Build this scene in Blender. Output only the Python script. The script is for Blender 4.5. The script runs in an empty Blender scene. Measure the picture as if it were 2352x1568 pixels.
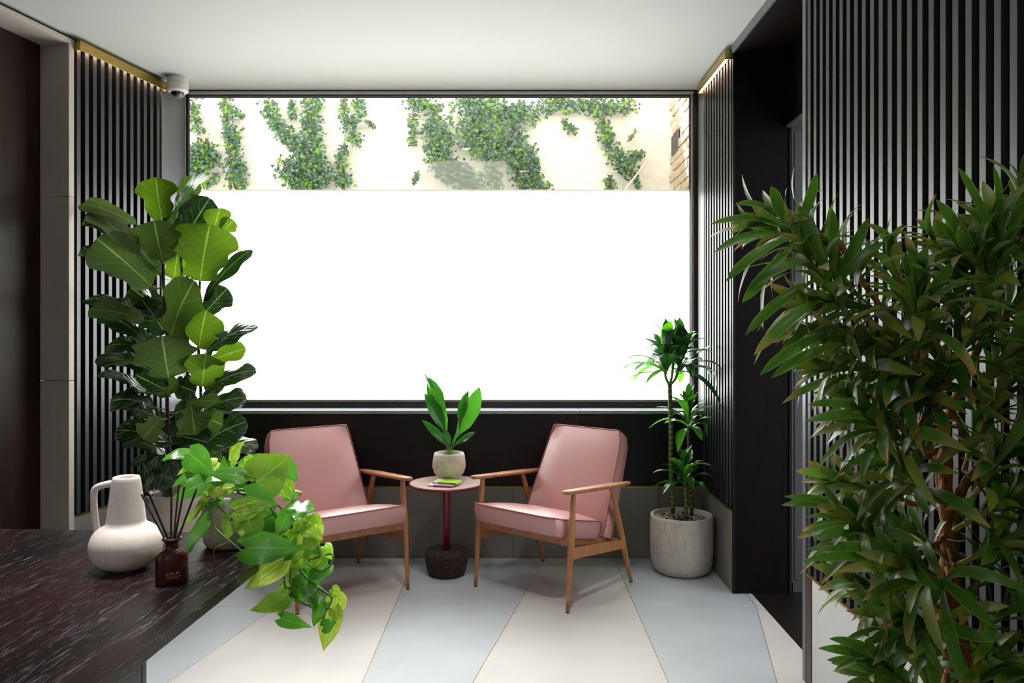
import bpy, math, random
from mathutils import Vector, Matrix
R = math.radians
C = bpy.context.scene.collection
F, CX, VH, HC = 1785.0, 1176.0, 750.0, 1.33   # measured focal length (px of 2352), principal column, horizon row, eye height

# ---------------------------------------------------------------- camera, world, sun, exposure
cam = bpy.data.objects.new('camera', bpy.data.cameras.new('camera')); C.objects.link(cam)
cam.location = (0, 0, HC); cam.rotation_euler = (R(90), 0, 0)
cam.data.sensor_width = 36; cam.data.lens = F / 2352 * 36; cam.data.shift_y = -(784 - VH) / 2352
cam.data.clip_start = .05
bpy.context.scene.camera = cam
W = bpy.data.worlds.new('sky'); bpy.context.scene.world = W; W.use_nodes = True
bg = W.node_tree.nodes['Background']; bg.inputs[0].default_value = (.93, .97, 1, 1); bg.inputs[1].default_value = 2.2
sun = bpy.data.objects.new('sun', bpy.data.lights.new('sun', 'SUN')); C.objects.link(sun)
sun.data.energy = 60; sun.data.angle = R(2); sun.data.color = (1, .985, .96)
sun.rotation_euler = Vector((-.10, .574, .819)).to_track_quat('Z', 'Y').to_euler()
vs = bpy.context.scene.view_settings
vs.view_transform = 'Standard'; vs.look = 'None'; vs.exposure = 0.0; vs.gamma = 1; vs.use_curve_mapping = False
cy = bpy.context.scene.cycles
cy.max_bounces = 10; cy.diffuse_bounces = 5; cy.glossy_bounces = 4; cy.transmission_bounces = 6; cy.transparent_max_bounces = 16
cy.sample_clamp_indirect = 6; cy.use_denoising = True
cy.caustics_reflective = False; cy.caustics_refractive = False

def P(u, v, Y):
    """a measured point of the photograph at depth Y, in metres"""
    return Vector(((u - CX) * Y / F, Y, HC - (v - VH) * Y / F))

# ---------------------------------------------------------------- materials
def lin(c):
    if isinstance(c, str):
        c = [int(c[i:i + 2], 16) / 255 for i in (0, 2, 4)]
    return tuple(x / 12.92 if x <= .04045 else ((x + .055) / 1.055) ** 2.4 for x in c) + (1,)

class NT:
    def __init__(s, name):
        s.m = bpy.data.materials.new(name); s.m.use_nodes = True; s.t = s.m.node_tree; s.n = s.t.nodes; s.l = s.t.links
        s.b = s.n['Principled BSDF']; s.out = s.n['Material Output']
    def N(s, typ, **k):
        n = s.n.new(typ)
        for a, v in k.items(): setattr(n, a, v)
        return n
    def L(s, a, b): s.l.new(a, b)
    def math(s, op, a, b=None, c=None, clamp=False):
        n = s.N('ShaderNodeMath', operation=op); n.use_clamp = clamp
        for i, x in enumerate((a, b, c)):
            if x is None: continue
            if isinstance(x, (int, float)): n.inputs[i].default_value = x
            else: s.L(x, n.inputs[i])
        return n.outputs[0]
    def mix(s, f, a, b):
        n = s.N('ShaderNodeMix', data_type='RGBA')
        for i, x in ((0, f), (6, a), (7, b)):
            if isinstance(x, (int, float)): n.inputs[i].default_value = x
            elif isinstance(x, tuple): n.inputs[i].default_value = x
            else: s.L(x, n.inputs[i])
        return n.outputs[2]
    def ramp(s, f, stops):
        n = s.N('ShaderNodeValToRGB'); e = n.color_ramp.elements
        while len(e) < len(stops): e.new(.5)
        for el, (p, c) in zip(e, stops): el.position = p; el.color = c
        s.L(f, n.inputs[0]); return n.outputs[0]
    def co(s, kind='Object', scale=(1, 1, 1), rot=(0, 0, 0)):
        tc = s.N('ShaderNodeTexCoord'); mp = s.N('ShaderNodeMapping')
        mp.inputs['Scale'].default_value = scale; mp.inputs['Rotation'].default_value = rot
        s.L(tc.outputs[kind], mp.inputs[0]); return mp.outputs[0]
    def noise(s, vec, scale, detail=4, rough=.55, dist=0):
        n = s.N('ShaderNodeTexNoise'); s.L(vec, n.inputs['Vector'])
        n.inputs['Scale'].default_value = scale; n.inputs['Detail'].default_value = detail
        n.inputs['Roughness'].default_value = rough; n.inputs['Distortion'].default_value = dist
        return n.outputs[0]
    def bump(s, h, strength=.2, dist=.01):
        n = s.N('ShaderNodeBump'); n.inputs['Strength'].default_value = strength; n.inputs['Distance'].default_value = dist
        s.L(h, n.inputs['Height']); s.L(n.outputs[0], s.b.inputs['Normal'])

def plain(name, col, rough=.5, metal=0, spec=.5, n=None, bump=None, coat=0):
    """one colour, with a gentle mottling and fine relief"""
    t = NT(name); t.b.inputs['Roughness'].default_value = rough; t.b.inputs['Metallic'].default_value = metal
    t.b.inputs['Specular IOR Level'].default_value = spec; t.b.inputs['Coat Weight'].default_value = coat; t.b.inputs['Coat Roughness'].default_value = .28
    c = lin(col); t.b.inputs['Base Color'].default_value = c
    if n:
        amt, sc = n[0], n[1]; st = n[2] if len(n) > 2 else (1, 1, 1)
        f = t.noise(t.co('Object', st), sc, 5)
        lo = tuple(max(0, x * (1 - amt)) for x in c[:3]) + (1,); hi = tuple(min(1, x * (1 + amt)) for x in c[:3]) + (1,)
        t.L(t.ramp(f, [(.3, lo), (.7, hi)]), t.b.inputs['Base Color'])
    if bump: t.bump(t.noise(t.co('Object', bump[2] if len(bump) > 2 else (1, 1, 1)), bump[1], 4), bump[0], .004)
    return t.m

def wood(name, c1, c2, rough=.45, stretch=(30, 30, 2), scale=1.6, bump=.15, coat=0, spec=.5, dist=.6):
    t = NT(name); v = t.co('Object', stretch)
    f = t.noise(v, scale, 6, .6, dist); g = t.noise(v, scale * 5, 3, .6)
    h = t.math('ADD', t.math('MULTIPLY', f, .7), t.math('MULTIPLY', g, .3))
    t.L(t.ramp(h, [(.33, lin(c1)), (.66, lin(c2))]), t.b.inputs['Base Color'])
    t.b.inputs['Roughness'].default_value = rough; t.b.inputs['Coat Weight'].default_value = coat
    t.b.inputs['Specular IOR Level'].default_value = spec
    t.bump(h, bump, .003); return t.m

def leafmat(name, top, under, vein, nv=7, slope=.35, trans=.35, rough=.3, var=None, edge=None, tipc=None, veinw=.06, spec=.5, under_rough=.55, latk=.45, bmp=.35):
    t = NT(name)
    uv = t.N('ShaderNodeUVMap'); sep = t.N('ShaderNodeSeparateXYZ'); t.L(uv.outputs[0], sep.inputs[0])
    s = t.math('ABSOLUTE', t.math('MULTIPLY_ADD', sep.outputs[0], 2, -1)); tt = sep.outputs[1]
    geo = t.N('ShaderNodeNewGeometry'); back = geo.outputs['Backfacing']
    oi = t.N('ShaderNodeObjectInfo')
    col = t.mix(back, lin(top), lin(under))
    sh = t.noise(t.co('Object'), 9, 3)
    if var:
        vc, lo, hi, sc = var
        f = t.ramp(t.noise(t.co('UV', (sc, sc * .35, 1)), 3.0, 5, .65, .4), [(lo, (0, 0, 0, 1)), (hi, (1, 1, 1, 1))])
        col = t.mix(f, col, lin(vc))
    # veins
    fr = t.math('FRACT', t.math('MULTIPLY', t.math('SUBTRACT', tt, t.math('MULTIPLY', s, slope * .5)), nv))
    lat = t.math('LESS_THAN', t.math('ABSOLUTE', t.math('SUBTRACT', fr, .5)), veinw)
    mid = t.math('LESS_THAN', s, .035)
    vm = t.math('MAXIMUM', t.math('MULTIPLY', lat, latk), mid)
    vm = t.math('MULTIPLY', vm, t.math('MULTIPLY_ADD', back, .35, .5))
    if nv: col = t.mix(vm, col, lin(vein))
    if edge: col = t.mix(t.math('MULTIPLY', t.math('GREATER_THAN', s, .86), .8), col, lin(edge))
    if tipc:
        tf = t.ramp(t.math('ADD', tt, t.math('MULTIPLY', sh, .5)), [(.98, (0, 0, 0, 1)), (1.0, (1, 1, 1, 1))])
        tf = t.math('MULTIPLY', t.ramp(t.math('SUBTRACT', t.math('ADD', tt, t.math('MULTIPLY', sh, .5)), .5), [(.52, (0, 0, 0, 1)), (.85, (1, 1, 1, 1))]), t.math('GREATER_THAN', oi.outputs['Random'], .7)); col = t.mix(tf, col, lin(tipc))
    hs = t.N('ShaderNodeHueSaturation'); t.L(col, hs.inputs['Color'])
    t.L(t.math('MULTIPLY_ADD', sh, .5, .75), hs.inputs['Value'])
    col = hs.outputs[0]
    t.L(col, t.b.inputs['Base Color'])
    t.L(t.math('MULTIPLY_ADD', back, under_rough - rough, rough), t.b.inputs['Roughness'])
    t.b.inputs['Specular IOR Level'].default_value = spec
    h = t.math('SUBTRACT', t.math('MULTIPLY', t.math('COSINE', t.math('MULTIPLY', fr, 6.283)), .5), t.math('MULTIPLY', mid, .8))
    if nv: t.bump(h, bmp, .003)
    tr = t.N('ShaderNodeBsdfTranslucent'); g2 = t.N('ShaderNodeHueSaturation')
    g2.inputs['Saturation'].default_value = 1.02; g2.inputs['Value'].default_value = 1.45; t.L(col, g2.inputs['Color']); t.L(g2.outputs[0], tr.inputs[0])
    mx = t.N('ShaderNodeMixShader'); mx.inputs[0].default_value = trans
    t.L(t.b.outputs[0], mx.inputs[1]); t.L(tr.outputs[0], mx.inputs[2]); t.L(mx.outputs[0], t.out.inputs[0])
    return t.m

M = {}
M['ceiling'] = plain('ceiling_paint', 'b6b6b3', .75, n=(.015, 2))
M['wall_white'] = plain('plain_wall', '8a8884', .7)
M['slat'] = wood('slat_grey_oak', '212326', '303237', .42, (40, 40, 3), 1.5, .12, spec=.45)
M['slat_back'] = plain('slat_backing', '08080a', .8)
M['greypanel'] = wood('grey_panel', '54565a', '63656a', .4, (20, 20, 1.2), 1.2, .05)
M['concrete'] = plain('concrete_tile', '736e68', .6, n=(.12, 3.5, (1, 1, .6)), bump=(.05, 60))
M['concrete_pale'] = plain('pale_concrete', 'c2c2c2', .6, n=(.04, 4), bump=(.04, 60))
M['pillar'] = plain('pillar_concrete', 'aca199', .6, n=(.07, 5, (1, 1, .5)), bump=(.04, 80))
M['tile_warm'] = plain('warm_floor_tile', 'c2beba', .5, n=(.06, 3), bump=(.03, 90), spec=.4)
M['tile_cool'] = plain('cool_floor_tile', 'afb3b8', .45, n=(.07, 3), bump=(.03, 90), spec=.4)
M['grout'] = plain('dark_joint', '2e2a26', .9)
M['brass_line'] = plain('brass_joint', 'a98b5f', .5, .35, n=(.4, 30))
M['panel_black'] = wood('black_panel', '0a0809', '141113', .42, (2, 30, 30), 1.2, .04, spec=.25)
M['darkwood'] = wood('dark_stained_wood', '060403', '130a07', .5, (26, 26, 2), 1.4, .1, spec=.12)
M['doorwood'] = wood('brown_door_wood', '1a0e08', '2e1910', .42, (22, 22, 1.5), 1.4, .06, spec=.2)
M['threshold'] = wood('threshold_wood', '0b0807', '241d1a', .35, (30, 4, 10), 1.4, .2)
M['redwood'] = wood('reddish_edge_wood', '24120b', '4a2818', .4, (30, 30, 2), 1.5, .1)
M['bronze'] = plain('bronze_frame', '2a201a', .4, .3, n=(.2, 2, (1, 1, .3)))
M['gasket'] = plain('grey_gasket', 'c9c7c2', .45)
M['blackgasket'] = plain('black_gasket', '0a0a0b', .6)
M['ledge'] = plain('ledge_slate', '868b95', .25, n=(.1, 6), spec=.8)
M['brass'] = plain('brushed_brass', 'b59a4e', .32, .9, n=(.18, 6, (3, 3, 20)))
M['camera_white'] = plain('camera_white', 'd9d3ce', .4)
M['doorgrey'] = plain('door_grey', '4a4b4d', .5)
M['pinkjamb'] = plain('pale_jamb', 'd0b4b6', .6)
M['desk'] = None
t = NT('ebonised_oak'); f = t.noise(t.co('Object', (420, 20, 60)), 1.0, 3, .6, .3); g = t.noise(t.co('Object', (14, 2.2, 14)), 1.3, 3, .6, 1.0); big = t.noise(t.co('Object', (3, .8, 3)), 1.4, 2)
lines = t.ramp(t.math('ADD', f, t.math('MULTIPLY', t.math('SUBTRACT', g, .5), .4)), [(.50, lin('0c0809')), (.60, lin('1c1618')), (.74, lin('807e84'))])
t.L(t.mix(t.math('MULTIPLY', t.ramp(big, [(.4, (0, 0, 0, 1)), (.7, (1, 1, 1, 1))]), .30), lines, lin('42191a')), t.b.inputs['Base Color']); t.b.inputs['Roughness'].default_value = .3; t.b.inputs['Specular IOR Level'].default_value = .3; t.bump(f, .25, .0015)
M['desk'] = t.m
M['deskside'] = wood('desk_edge', '171517', '2c2a2c', .4, (3, 1, 30), 1.4, .1)
M['deskpanel'] = wood('desk_leg_grey', '4b4d50', '5e6064', .5, (30, 30, 2), 1.2, .08)
M['ceramic'] = plain('sandy_ceramic', 'f0e4dc', .8, n=(.04, 60), bump=(.10, 420), spec=.3)
t = NT('amber_glass'); t.b.inputs['Base Color'].default_value = lin('4a1f10'); t.b.inputs['Roughness'].default_value = .28; t.b.inputs['Transmission Weight'].default_value = .25; t.b.inputs['IOR'].default_value = 1.4
M['amber'] = t.m
M['print'] = plain('pale_print', 'e8c9b0', .5)
M['reed'] = plain('black_reed', '18161a', .7)
M['pink'] = plain('pink_leatherette', 'bd8381', .4, n=(.035, 5), bump=(.08, 160, (1, 1, 3)), spec=.9, coat=1)
M['piping'] = plain('pink_piping', '8d5053', .4)
M['oak'] = wood('oiled_beech', '8a5733', 'b07a4c', .4, (36, 36, 3), 1.3, .06)
M['cap'] = plain('foot_cap', '9a7a50', .35, .6)
M['foot'] = plain('foot_pad', '151210', .6)
M['crimson'] = plain('crimson_lacquer', '7c1426', .35, coat=.3)
M['tabletop'] = wood('bleached_oak', 'ab9488', 'c3b0a4', .45, (3, 30, 30), 1.3, .05)
t = NT('burnt_cork'); vo = t.N('ShaderNodeTexVoronoi'); vo.inputs['Scale'].default_value = 130; t.L(t.co(), vo.inputs['Vector'])
t.L(t.ramp(vo.outputs['Color'], [(.2, lin('1a120d')), (.8, lin('453228'))]), t.b.inputs['Base Color']); t.b.inputs['Roughness'].default_value = .95; t.bump(vo.outputs['Distance'], .8, .006); M['cork'] = t.m
def cement(name, a, b, holes=.5, sc=(1, 1, 1), relief=.35):
    t = NT(name); v = t.co('Object', sc); f = t.noise(v, 14, 6, .6); h = t.ramp(t.noise(v, 75, 3, .6), [(.33, (0, 0, 0, 1)), (.42, (1, 1, 1, 1))])
    c = t.ramp(f, [(.3, lin(a)), (.7, lin(b))]); t.L(t.mix(t.math('MULTIPLY', t.math('SUBTRACT', 1, h), holes), c, lin('6e6456')), t.b.inputs['Base Color'])
    t.b.inputs['Roughness'].default_value = .8; t.bump(h, relief, .002); return t.m
M['pot_rough'] = cement('rough_cement_pot', 'b0a79b', 'c6bfb5', .4, (1, 1, .35))
M['pot_smooth'] = cement('speckled_cement_pot', 'b5a894', 'cfc5b4', .6)
M['pot_lines'] = cement('ribbed_cement_pot', 'aaa39d', 'beb8b2', .3, (.4, .4, 1.6))
M['planter'] = plain('beige_planter', 'b3a49a', .75, n=(.04, 8), bump=(.1, 120))
M['soil'] = plain('potting_soil', '241913', .95, n=(.5, 60), bump=(.9, 90))
M['pebble'] = plain('pale_pebble', 'cdb999', .7, n=(.3, 40)); M['pebble_dark'] = plain('dark_pebble', '3b3132', .6)
M['bark'] = plain('fig_bark', '31241a', .85, n=(.4, 30), bump=(.5, 70))
M['trunk'] = wood('orange_brown_bark', '5a3018', 'a8683a', .8, (30, 30, 5), 1.6, .9)
t = NT('green_cane'); g = t.co('Object', (1, 1, 1)); sp = t.N('ShaderNodeSeparateXYZ'); t.L(g, sp.inputs[0])
rr = t.math('LESS_THAN', t.math('FRACT', t.math('MULTIPLY', t.math('ADD', sp.outputs[2], t.math('MULTIPLY', t.noise(g, 20), .02)), 34)), .14)
t.L(t.mix(rr, t.mix(t.noise(g, 14), lin('2f4a12'), lin('46561f')), lin('9a8f5c')), t.b.inputs['Base Color']); t.b.inputs['Roughness'].default_value = .4; M['cane'] = t.m
M['stem'] = plain('green_stem', '6d8f3a', .45); M['vinestem'] = plain('vine_stem', '557a36', .4, n=(.3, 30))
M['yellowstem'] = wood('ringed_stem', '5c5a1c', '94853a', .6, (4, 4, 90), 1.2, .5)
M['aerial'] = plain('aerial_root', '8a5a33', .7); M['tie'] = plain('zip_tie', 'd8c9bb', .4)
M['fig'] = leafmat('fig_leaf', '16300d', '4d6a26', 'a3b464', 6, .75, .20, .2, spec=.8, veinw=.028, latk=.35)
M['fig_bright'] = leafmat('fig_leaf_young', '30560f', '62851f', 'a8bf58', 6, .75, .27, .28, veinw=.03, latk=.35)
M['pothos'] = leafmat('pothos_leaf', '4f8f2c', '7aa22e', '9cc25e', 11, .9, .34, .24, var=('bdd055', .60, .68, 1.6), veinw=.03, latk=.10, spec=.8, bmp=.05)
M['pothos_lime'] = leafmat('pothos_leaf_lime', '86b52c', '9cb93a', 'c8d878', 11, .9, .36, .26, var=('d6de70', .5, .6, 1.6), veinw=.03, latk=.10, spec=.8, bmp=.05)
M['aspi'] = leafmat('aspidistra_leaf', '235c12', '3d7c1c', '86b84a', 0, 0, .34, .24, spec=.7)
M['dracaena'] = leafmat('dracaena_leaf', '1c4c18', '35701f', '5fa034', 0, 0, .28, .18, spec=.9)
M['dracaena_lime'] = leafmat('dracaena_leaf_lime', '4f9a1c', '5fae22', '5fa034', 0, 0, .5, .25)
M['reflexa'] = leafmat('reflexa_leaf', '40651d', '587c2e', '5a7a2c', 0, 0, .3, .42, edge='6a8a34', tipc='a88448', spec=.32)
M['reflexa_old'] = leafmat('reflexa_leaf_olive', '6a7526', '7c8436', '5a7a2c', 0, 0, .26, .42, edge='626a28', tipc='94703c')
M['ivy'] = leafmat('ivy_leaf', '3c6a42', '557f4a', '8fb080', 0, 0, .3, .25, spec=.9)
M['ivy_pale'] = leafmat('ivy_leaf_pale', '7fa83c', '93b850', 'c8dca0', 0, 0, .4, .4)
M['ivy_blue'] = leafmat('ivy_leaf_blue', '46685a', '5a7c68', '9fb8a8', 0, 0, .25, .22, spec=1)
M['ivystem'] = plain('ivy_red_stem', '7a5048', .8)
M['whitebrick'] = plain('painted_brick', 'e6e0d6', .8, n=(.07, 5), bump=(.5, 30))
M['mortar'] = plain('painted_mortar', 'e0d9cd', .9, n=(.08, 12))
M['stockbrick'] = plain('worn_brick', 'c9b59a', .85, n=(.2, 14), bump=(.6, 40)); M['vent'] = plain('vent_metal', '6d6660', .6); M['black'] = plain('black_void', '060606', .7)
M['exterior'] = plain('render_white', 'e4e0d8', .8); M['ground'] = plain('paving_outside', '9b968c', .8)

def lampmat(name, col, st):
    t = NT(name); t.b.inputs['Base Color'].default_value = (1, 1, 1, 1); t.b.inputs['Emission Color'].default_value = lin(col); t.b.inputs['Emission Strength'].default_value = st; return t.m
M['lamp_warm'] = lampmat('downlight_lamp', 'fff0dc', 8)
M['led'] = lampmat('warm_led', 'ffe0c4', 14)
t = NT('clear_glass'); tr = t.N('ShaderNodeBsdfTransparent'); tr.inputs[0].default_value = (.97, .985, .98, 1); gl = t.N('ShaderNodeBsdfGlossy'); gl.inputs['Roughness'].default_value = .02
lw = t.N('ShaderNodeLayerWeight'); lw.inputs[0].default_value = .5; fz = t.math('MULTIPLY_ADD', t.math('POWER', lw.outputs['Facing'], 5), .9, .04); mx = t.N('ShaderNodeMixShader'); t.L(fz, mx.inputs[0]); t.L(tr.outputs[0], mx.inputs[1]); t.L(gl.outputs[0], mx.inputs[2]); t.L(mx.outputs[0], t.out.inputs[0]); M['glass'] = t.m
t = NT('frosted_film'); tr = t.N('ShaderNodeBsdfTranslucent'); tr.inputs[0].default_value = (.93, .95, .95, 1); df = t.N('ShaderNodeBsdfDiffuse'); df.inputs[0].default_value = (.9, .9, .9, 1)
mx = t.N('ShaderNodeMixShader'); mx.inputs[0].default_value = .15; t.L(tr.outputs[0], mx.inputs[1]); t.L(df.outputs[0], mx.inputs[2]); t.L(mx.outputs[0], t.out.inputs[0]); M['film'] = t.m
t = NT('opal_pane'); tr = t.N('ShaderNodeBsdfTranslucent'); tr.inputs[0].default_value = (.015, .015, .015, 1); t.L(tr.outputs[0], t.out.inputs[0]); M['opal'] = t.m
t = NT('reflection_sheet'); tr = t.N('ShaderNodeBsdfTransparent'); df = t.N('ShaderNodeBsdfTranslucent'); df.inputs[0].default_value = (.95, .96, .96, 1)  # pale see-through sheet imitating a reflection in the glass
mx = t.N('ShaderNodeMixShader'); mx.inputs[0].default_value = .30; t.L(tr.outputs[0], mx.inputs[1]); t.L(df.outputs[0], mx.inputs[2]); t.L(mx.outputs[0], t.out.inputs[0]); M['reflection_patch'] = t.m
t = NT('dome_plastic'); t.b.inputs['Base Color'].default_value = (.01, .01, .012, 1); t.b.inputs['Roughness'].default_value = .06; t.b.inputs['Coat Weight'].default_value = .6; M['dome'] = t.m

# ---------------------------------------------------------------- mesh helpers
def tag(o, label=None, cat=None, group=None, kind=None):
    if label: o['label'] = label
    if cat: o['category'] = cat
    if group: o['group'] = group
    if kind: o['kind'] = kind
    return o
def link(name, me, parent=None):
    o = bpy.data.objects.new(name, me); C.objects.link(o)
    if parent: o.parent = parent
    return o
def empty(name, loc=(0, 0, 0), rz=0):
    o = bpy.data.objects.new(name, None); C.objects.link(o); o.location = loc; o.rotation_euler = (0, 0, rz); o.empty_display_size = .1
    return o

class MB:
    """collects shapes, then links them as ONE mesh object; points are in the parent's own frame"""
    def __init__(s): s.v = []; s.f = []; s.uv = {}
    def add(s, vs, fs):
        b = len(s.v); s.v += [tuple(v) for v in vs]; s.f += [tuple(b + i for i in f) for f in fs]; return s
    def box(s, a, b, m=None):
        x0, y0, z0 = a; x1, y1, z1 = b
        vs = [Vector(p) for p in ((x0, y0, z0), (x1, y0, z0), (x1, y1, z0), (x0, y1, z0), (x0, y0, z1), (x1, y0, z1), (x1, y1, z1), (x0, y1, z1))]
        if m: vs = [m @ v for v in vs]
        return s.add(vs, [(0, 3, 2, 1), (4, 5, 6, 7), (0, 1, 5, 4), (1, 2, 6, 5), (2, 3, 7, 6), (3, 0, 4, 7)])
    def prism(s, pts, z0, z1):
        n = len(pts); return s.add([(x, y, z0) for x, y in pts] + [(x, y, z1) for x, y in pts],
            [tuple(range(n))[::-1], tuple(range(n, 2 * n))] + [(i, (i + 1) % n, n + (i + 1) % n, n + i) for i in range(n)])
    def tube(s, pts, rad, n=8, caps=True, flat=1):
        pts = [Vector(p) for p in pts]; k = len(pts)
        if isinstance(rad, (int, float)): rad = [rad] * k
        b = len(s.v); prev = None
        for i in range(k):
            d = (pts[min(i + 1, k - 1)] - pts[max(i - 1, 0)]).normalized()
            if prev is None: a = d.orthogonal().normalized() if abs(d.z) < .9 else d.cross(Vector((0, 1, 0))).normalized()
            else: a = (prev - d * prev.dot(d)).normalized()
            prev = a; c = d.cross(a)
            for j in range(n):
                w = 2 * math.pi * j / n; s.v.append(tuple(pts[i] + a * math.cos(w) * rad[i] + c * math.sin(w) * rad[i] * flat))
        for i in range(k - 1):
            for j in range(n):
                s.f.append((b + i * n + j, b + i * n + (j + 1) % n, b + (i + 1) * n + (j + 1) % n, b + (i + 1) * n + j))
        if caps: s.f += [tuple(b + j for j in range(n))[::-1], tuple(b + (k - 1) * n + j for j in range(n))]
        return s
    def lathe(s, prof, n=40, c=(0, 0)):
        b = len(s.v)
        for r, z in prof:
            for j in range(n): w = 2 * math.pi * j / n; s.v.append((c[0] + r * math.cos(w), c[1] + r * math.sin(w), z))
        for i in range(len(prof) - 1):
            for j in range(n): s.f.append((b + i * n + j, b + i * n + (j + 1) % n, b + (i + 1) * n + (j + 1) % n, b + (i + 1) * n + j))
        if prof[0][0] > 1e-4: s.f.append(tuple(b + j for j in range(n))[::-1])
        if prof[-1][0] > 1e-4: s.f.append(tuple(b + (len(prof) - 1) * n + j for j in range(n)))
        return s
    def build(s, name, mat, parent=None, smooth=False, bevel=0, off=None, seg=2, subd=0, auto=None):
        me = bpy.data.meshes.new(name)
        vs = s.v if off is None else [(x - off[0], y - off[1], z - off[2]) for x, y, z in s.v]
        me.from_pydata(vs, [], s.f); me.materials.append(M[mat] if isinstance(mat, str) else mat)
        if smooth: me.polygons.foreach_set('use_smooth', [True] * len(me.polygons))
        me.update(); o = link(name, me, parent)
        if bevel:
            m = o.modifiers.new('bevel', 'BEVEL'); m.width = bevel; m.segments = seg; m.limit_method = 'ANGLE'; m.angle_limit = R(35)
        if subd:
            m = o.modifiers.new('sub', 'SUBSURF'); m.levels = m.render_levels = subd
        if auto:
            me.polygons.foreach_set('use_smooth', [True] * len(me.polygons)); me.set_sharp_from_angle(angle=R(auto))
        return o

def interp(xs, ys, t):
    if t <= xs[0]: return ys[0]
    for i in range(len(xs) - 1):
        if t <= xs[i + 1]:
            k = (t - xs[i]) / (xs[i + 1] - xs[i]); k = k * k * (3 - 2 * k) * .5 + k * .5
            return ys[i] + (ys[i + 1] - ys[i]) * k
    return ys[-1]
PROF = {
 'fig': ([0, .04, .12, .28, .48, .70, .86, .95, 1], [.10, .44, .60, .54, .80, 1, .90, .60, .16]),
 'heart': ([0, .06, .22, .45, .7, .88, 1], [.42, .86, 1, .88, .52, .2, .0]),
 'strap': ([0, .12, .35, .6, .8, .93, 1], [.34, .30, .74, 1, .8, .42, .02]),
 'lance': ([0, .10, .3, .58, .80, .93, 1], [.30, .34, .70, 1, .88, .50, .06]),
 'aspi': ([0, .15, .35, .6, .8, .93, 1], [.07, .25, .8, 1, .72, .34, .02]),
}
def leaf_geo(base, tip, nrm, width, prof='strap', bend=.12, fold=.2, wave=.05, nt=9, ns=2, rnd=random, droop=0, curl=0, jag=0):
    """a leaf as a grid: spine arched along its normal, halves folded up from the midrib, margins waved"""
    base = Vector(base); tip = Vector(tip); d = tip - base; Ln = d.length; d.normalize()
    n = Vector(nrm); n = n - d * n.dot(d)
    if n.length < 1e-4: n = d.orthogonal()
    n.normalize(); side = d.cross(n); xs, ys = PROF[prof]; ph = rnd.uniform(0, 6); ph2 = rnd.uniform(0, 6)
    vs = []; uv = []; cols = 2 * ns + 1
    for i in range(nt + 1):
        t = i / nt; w0_ = interp(xs, ys, t) * width / 2
        c = base + d * (Ln * t) + n * (bend * Ln * 4 * t * (1 - t)) - Vector((0, 0, 1)) * (droop * Ln * t * t) 
        for j in range(cols):
            s = (j - ns) / ns; a = abs(s); w = w0_ * (1 + jag * math.sin(t * 15 + (ph if s > 0 else ph2)) * math.sin(math.pi * t))
            p = c + side * (s * w) + n * (fold * a * w + wave * width * a * a * math.sin(t * 13 + ph + (s > 0) * ph2) - curl * a * a * w)
            if prof == 'heart': p -= d * (Ln * .13 * a * (1 - t) ** 5 * 1.5)
            vs.append(p); uv.append((s * .5 + .5, t))
    fs = []
    for i in range(nt):
        for j in range(cols - 1):
            a = i * cols + j; fs.append((a, a + 1, a + cols + 1, a + cols))
    return vs, fs, uv
def clear_wall(p):
    k = (p.x + 2.122) * .981 - (p.y - 3.765) * .191
    if p.y > 3 and k < .05: p = p + Vector((.05 - k, 0, 0))
    if p.x > .3 and p.y > 3.8: p = Vector((p.x, min(p.y, 4.44 if p.z < .88 else 4.58), p.z))
    return p if p.x < 1.04 else Vector((1.04 + .045 * math.tanh((p.x - 1.04) / .05), p.y, p.z))
def leaf_mesh(geos, name, mat, parent, off, kind=None):
    vs = []; fs = []; uvs = []
    for v, f, u in geos:
        b = len(vs); vs += [(clear_wall(p) if off.y < 4.5 else p) - off for p in v]; fs += [tuple(b + i for i in q) for q in f]; uvs += u
    me = bpy.data.meshes.new(name); me.from_pydata([tuple(v) for v in vs], [], fs); me.materials.append(M[mat])
    lay = me.uv_layers.new(name='UVMap'); flat = []
    for f in fs:
        for i in f: flat += uvs[i]
    lay.data.foreach_set('uv', flat); me.polygons.foreach_set('use_smooth', [True] * len(me.polygons)); me.update()
    o = link(name, me, parent)
    if kind: o['kind'] = kind
    return o
def catmull(pts, k=6):
    pts = [Vector(p) for p in pts]; q = [pts[0] * 2 - pts[1]] + pts + [pts[-1] * 2 - pts[-2]]; out = []
    for i in range(1, len(q) - 2):
        for j in range(k):
            t = j / k; a, b, c, d = q[i - 1], q[i], q[i + 1], q[i + 2]
            out.append(.5 * ((2 * b) + (c - a) * t + (2 * a - 5 * b + 4 * c - d) * t * t + (3 * b - a - 3 * c + d) * t ** 3))
    return out + [pts[-1]]

# ================================================================ THE SETTING
ZC = 2.735                 # ceiling
XR = 1.10                  # right wall plane
YB, YG = 4.471, 4.66       # lower back wall face, glass plane
ZG = .406                  # top of the concrete wainscot
S = 'structure'
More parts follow.
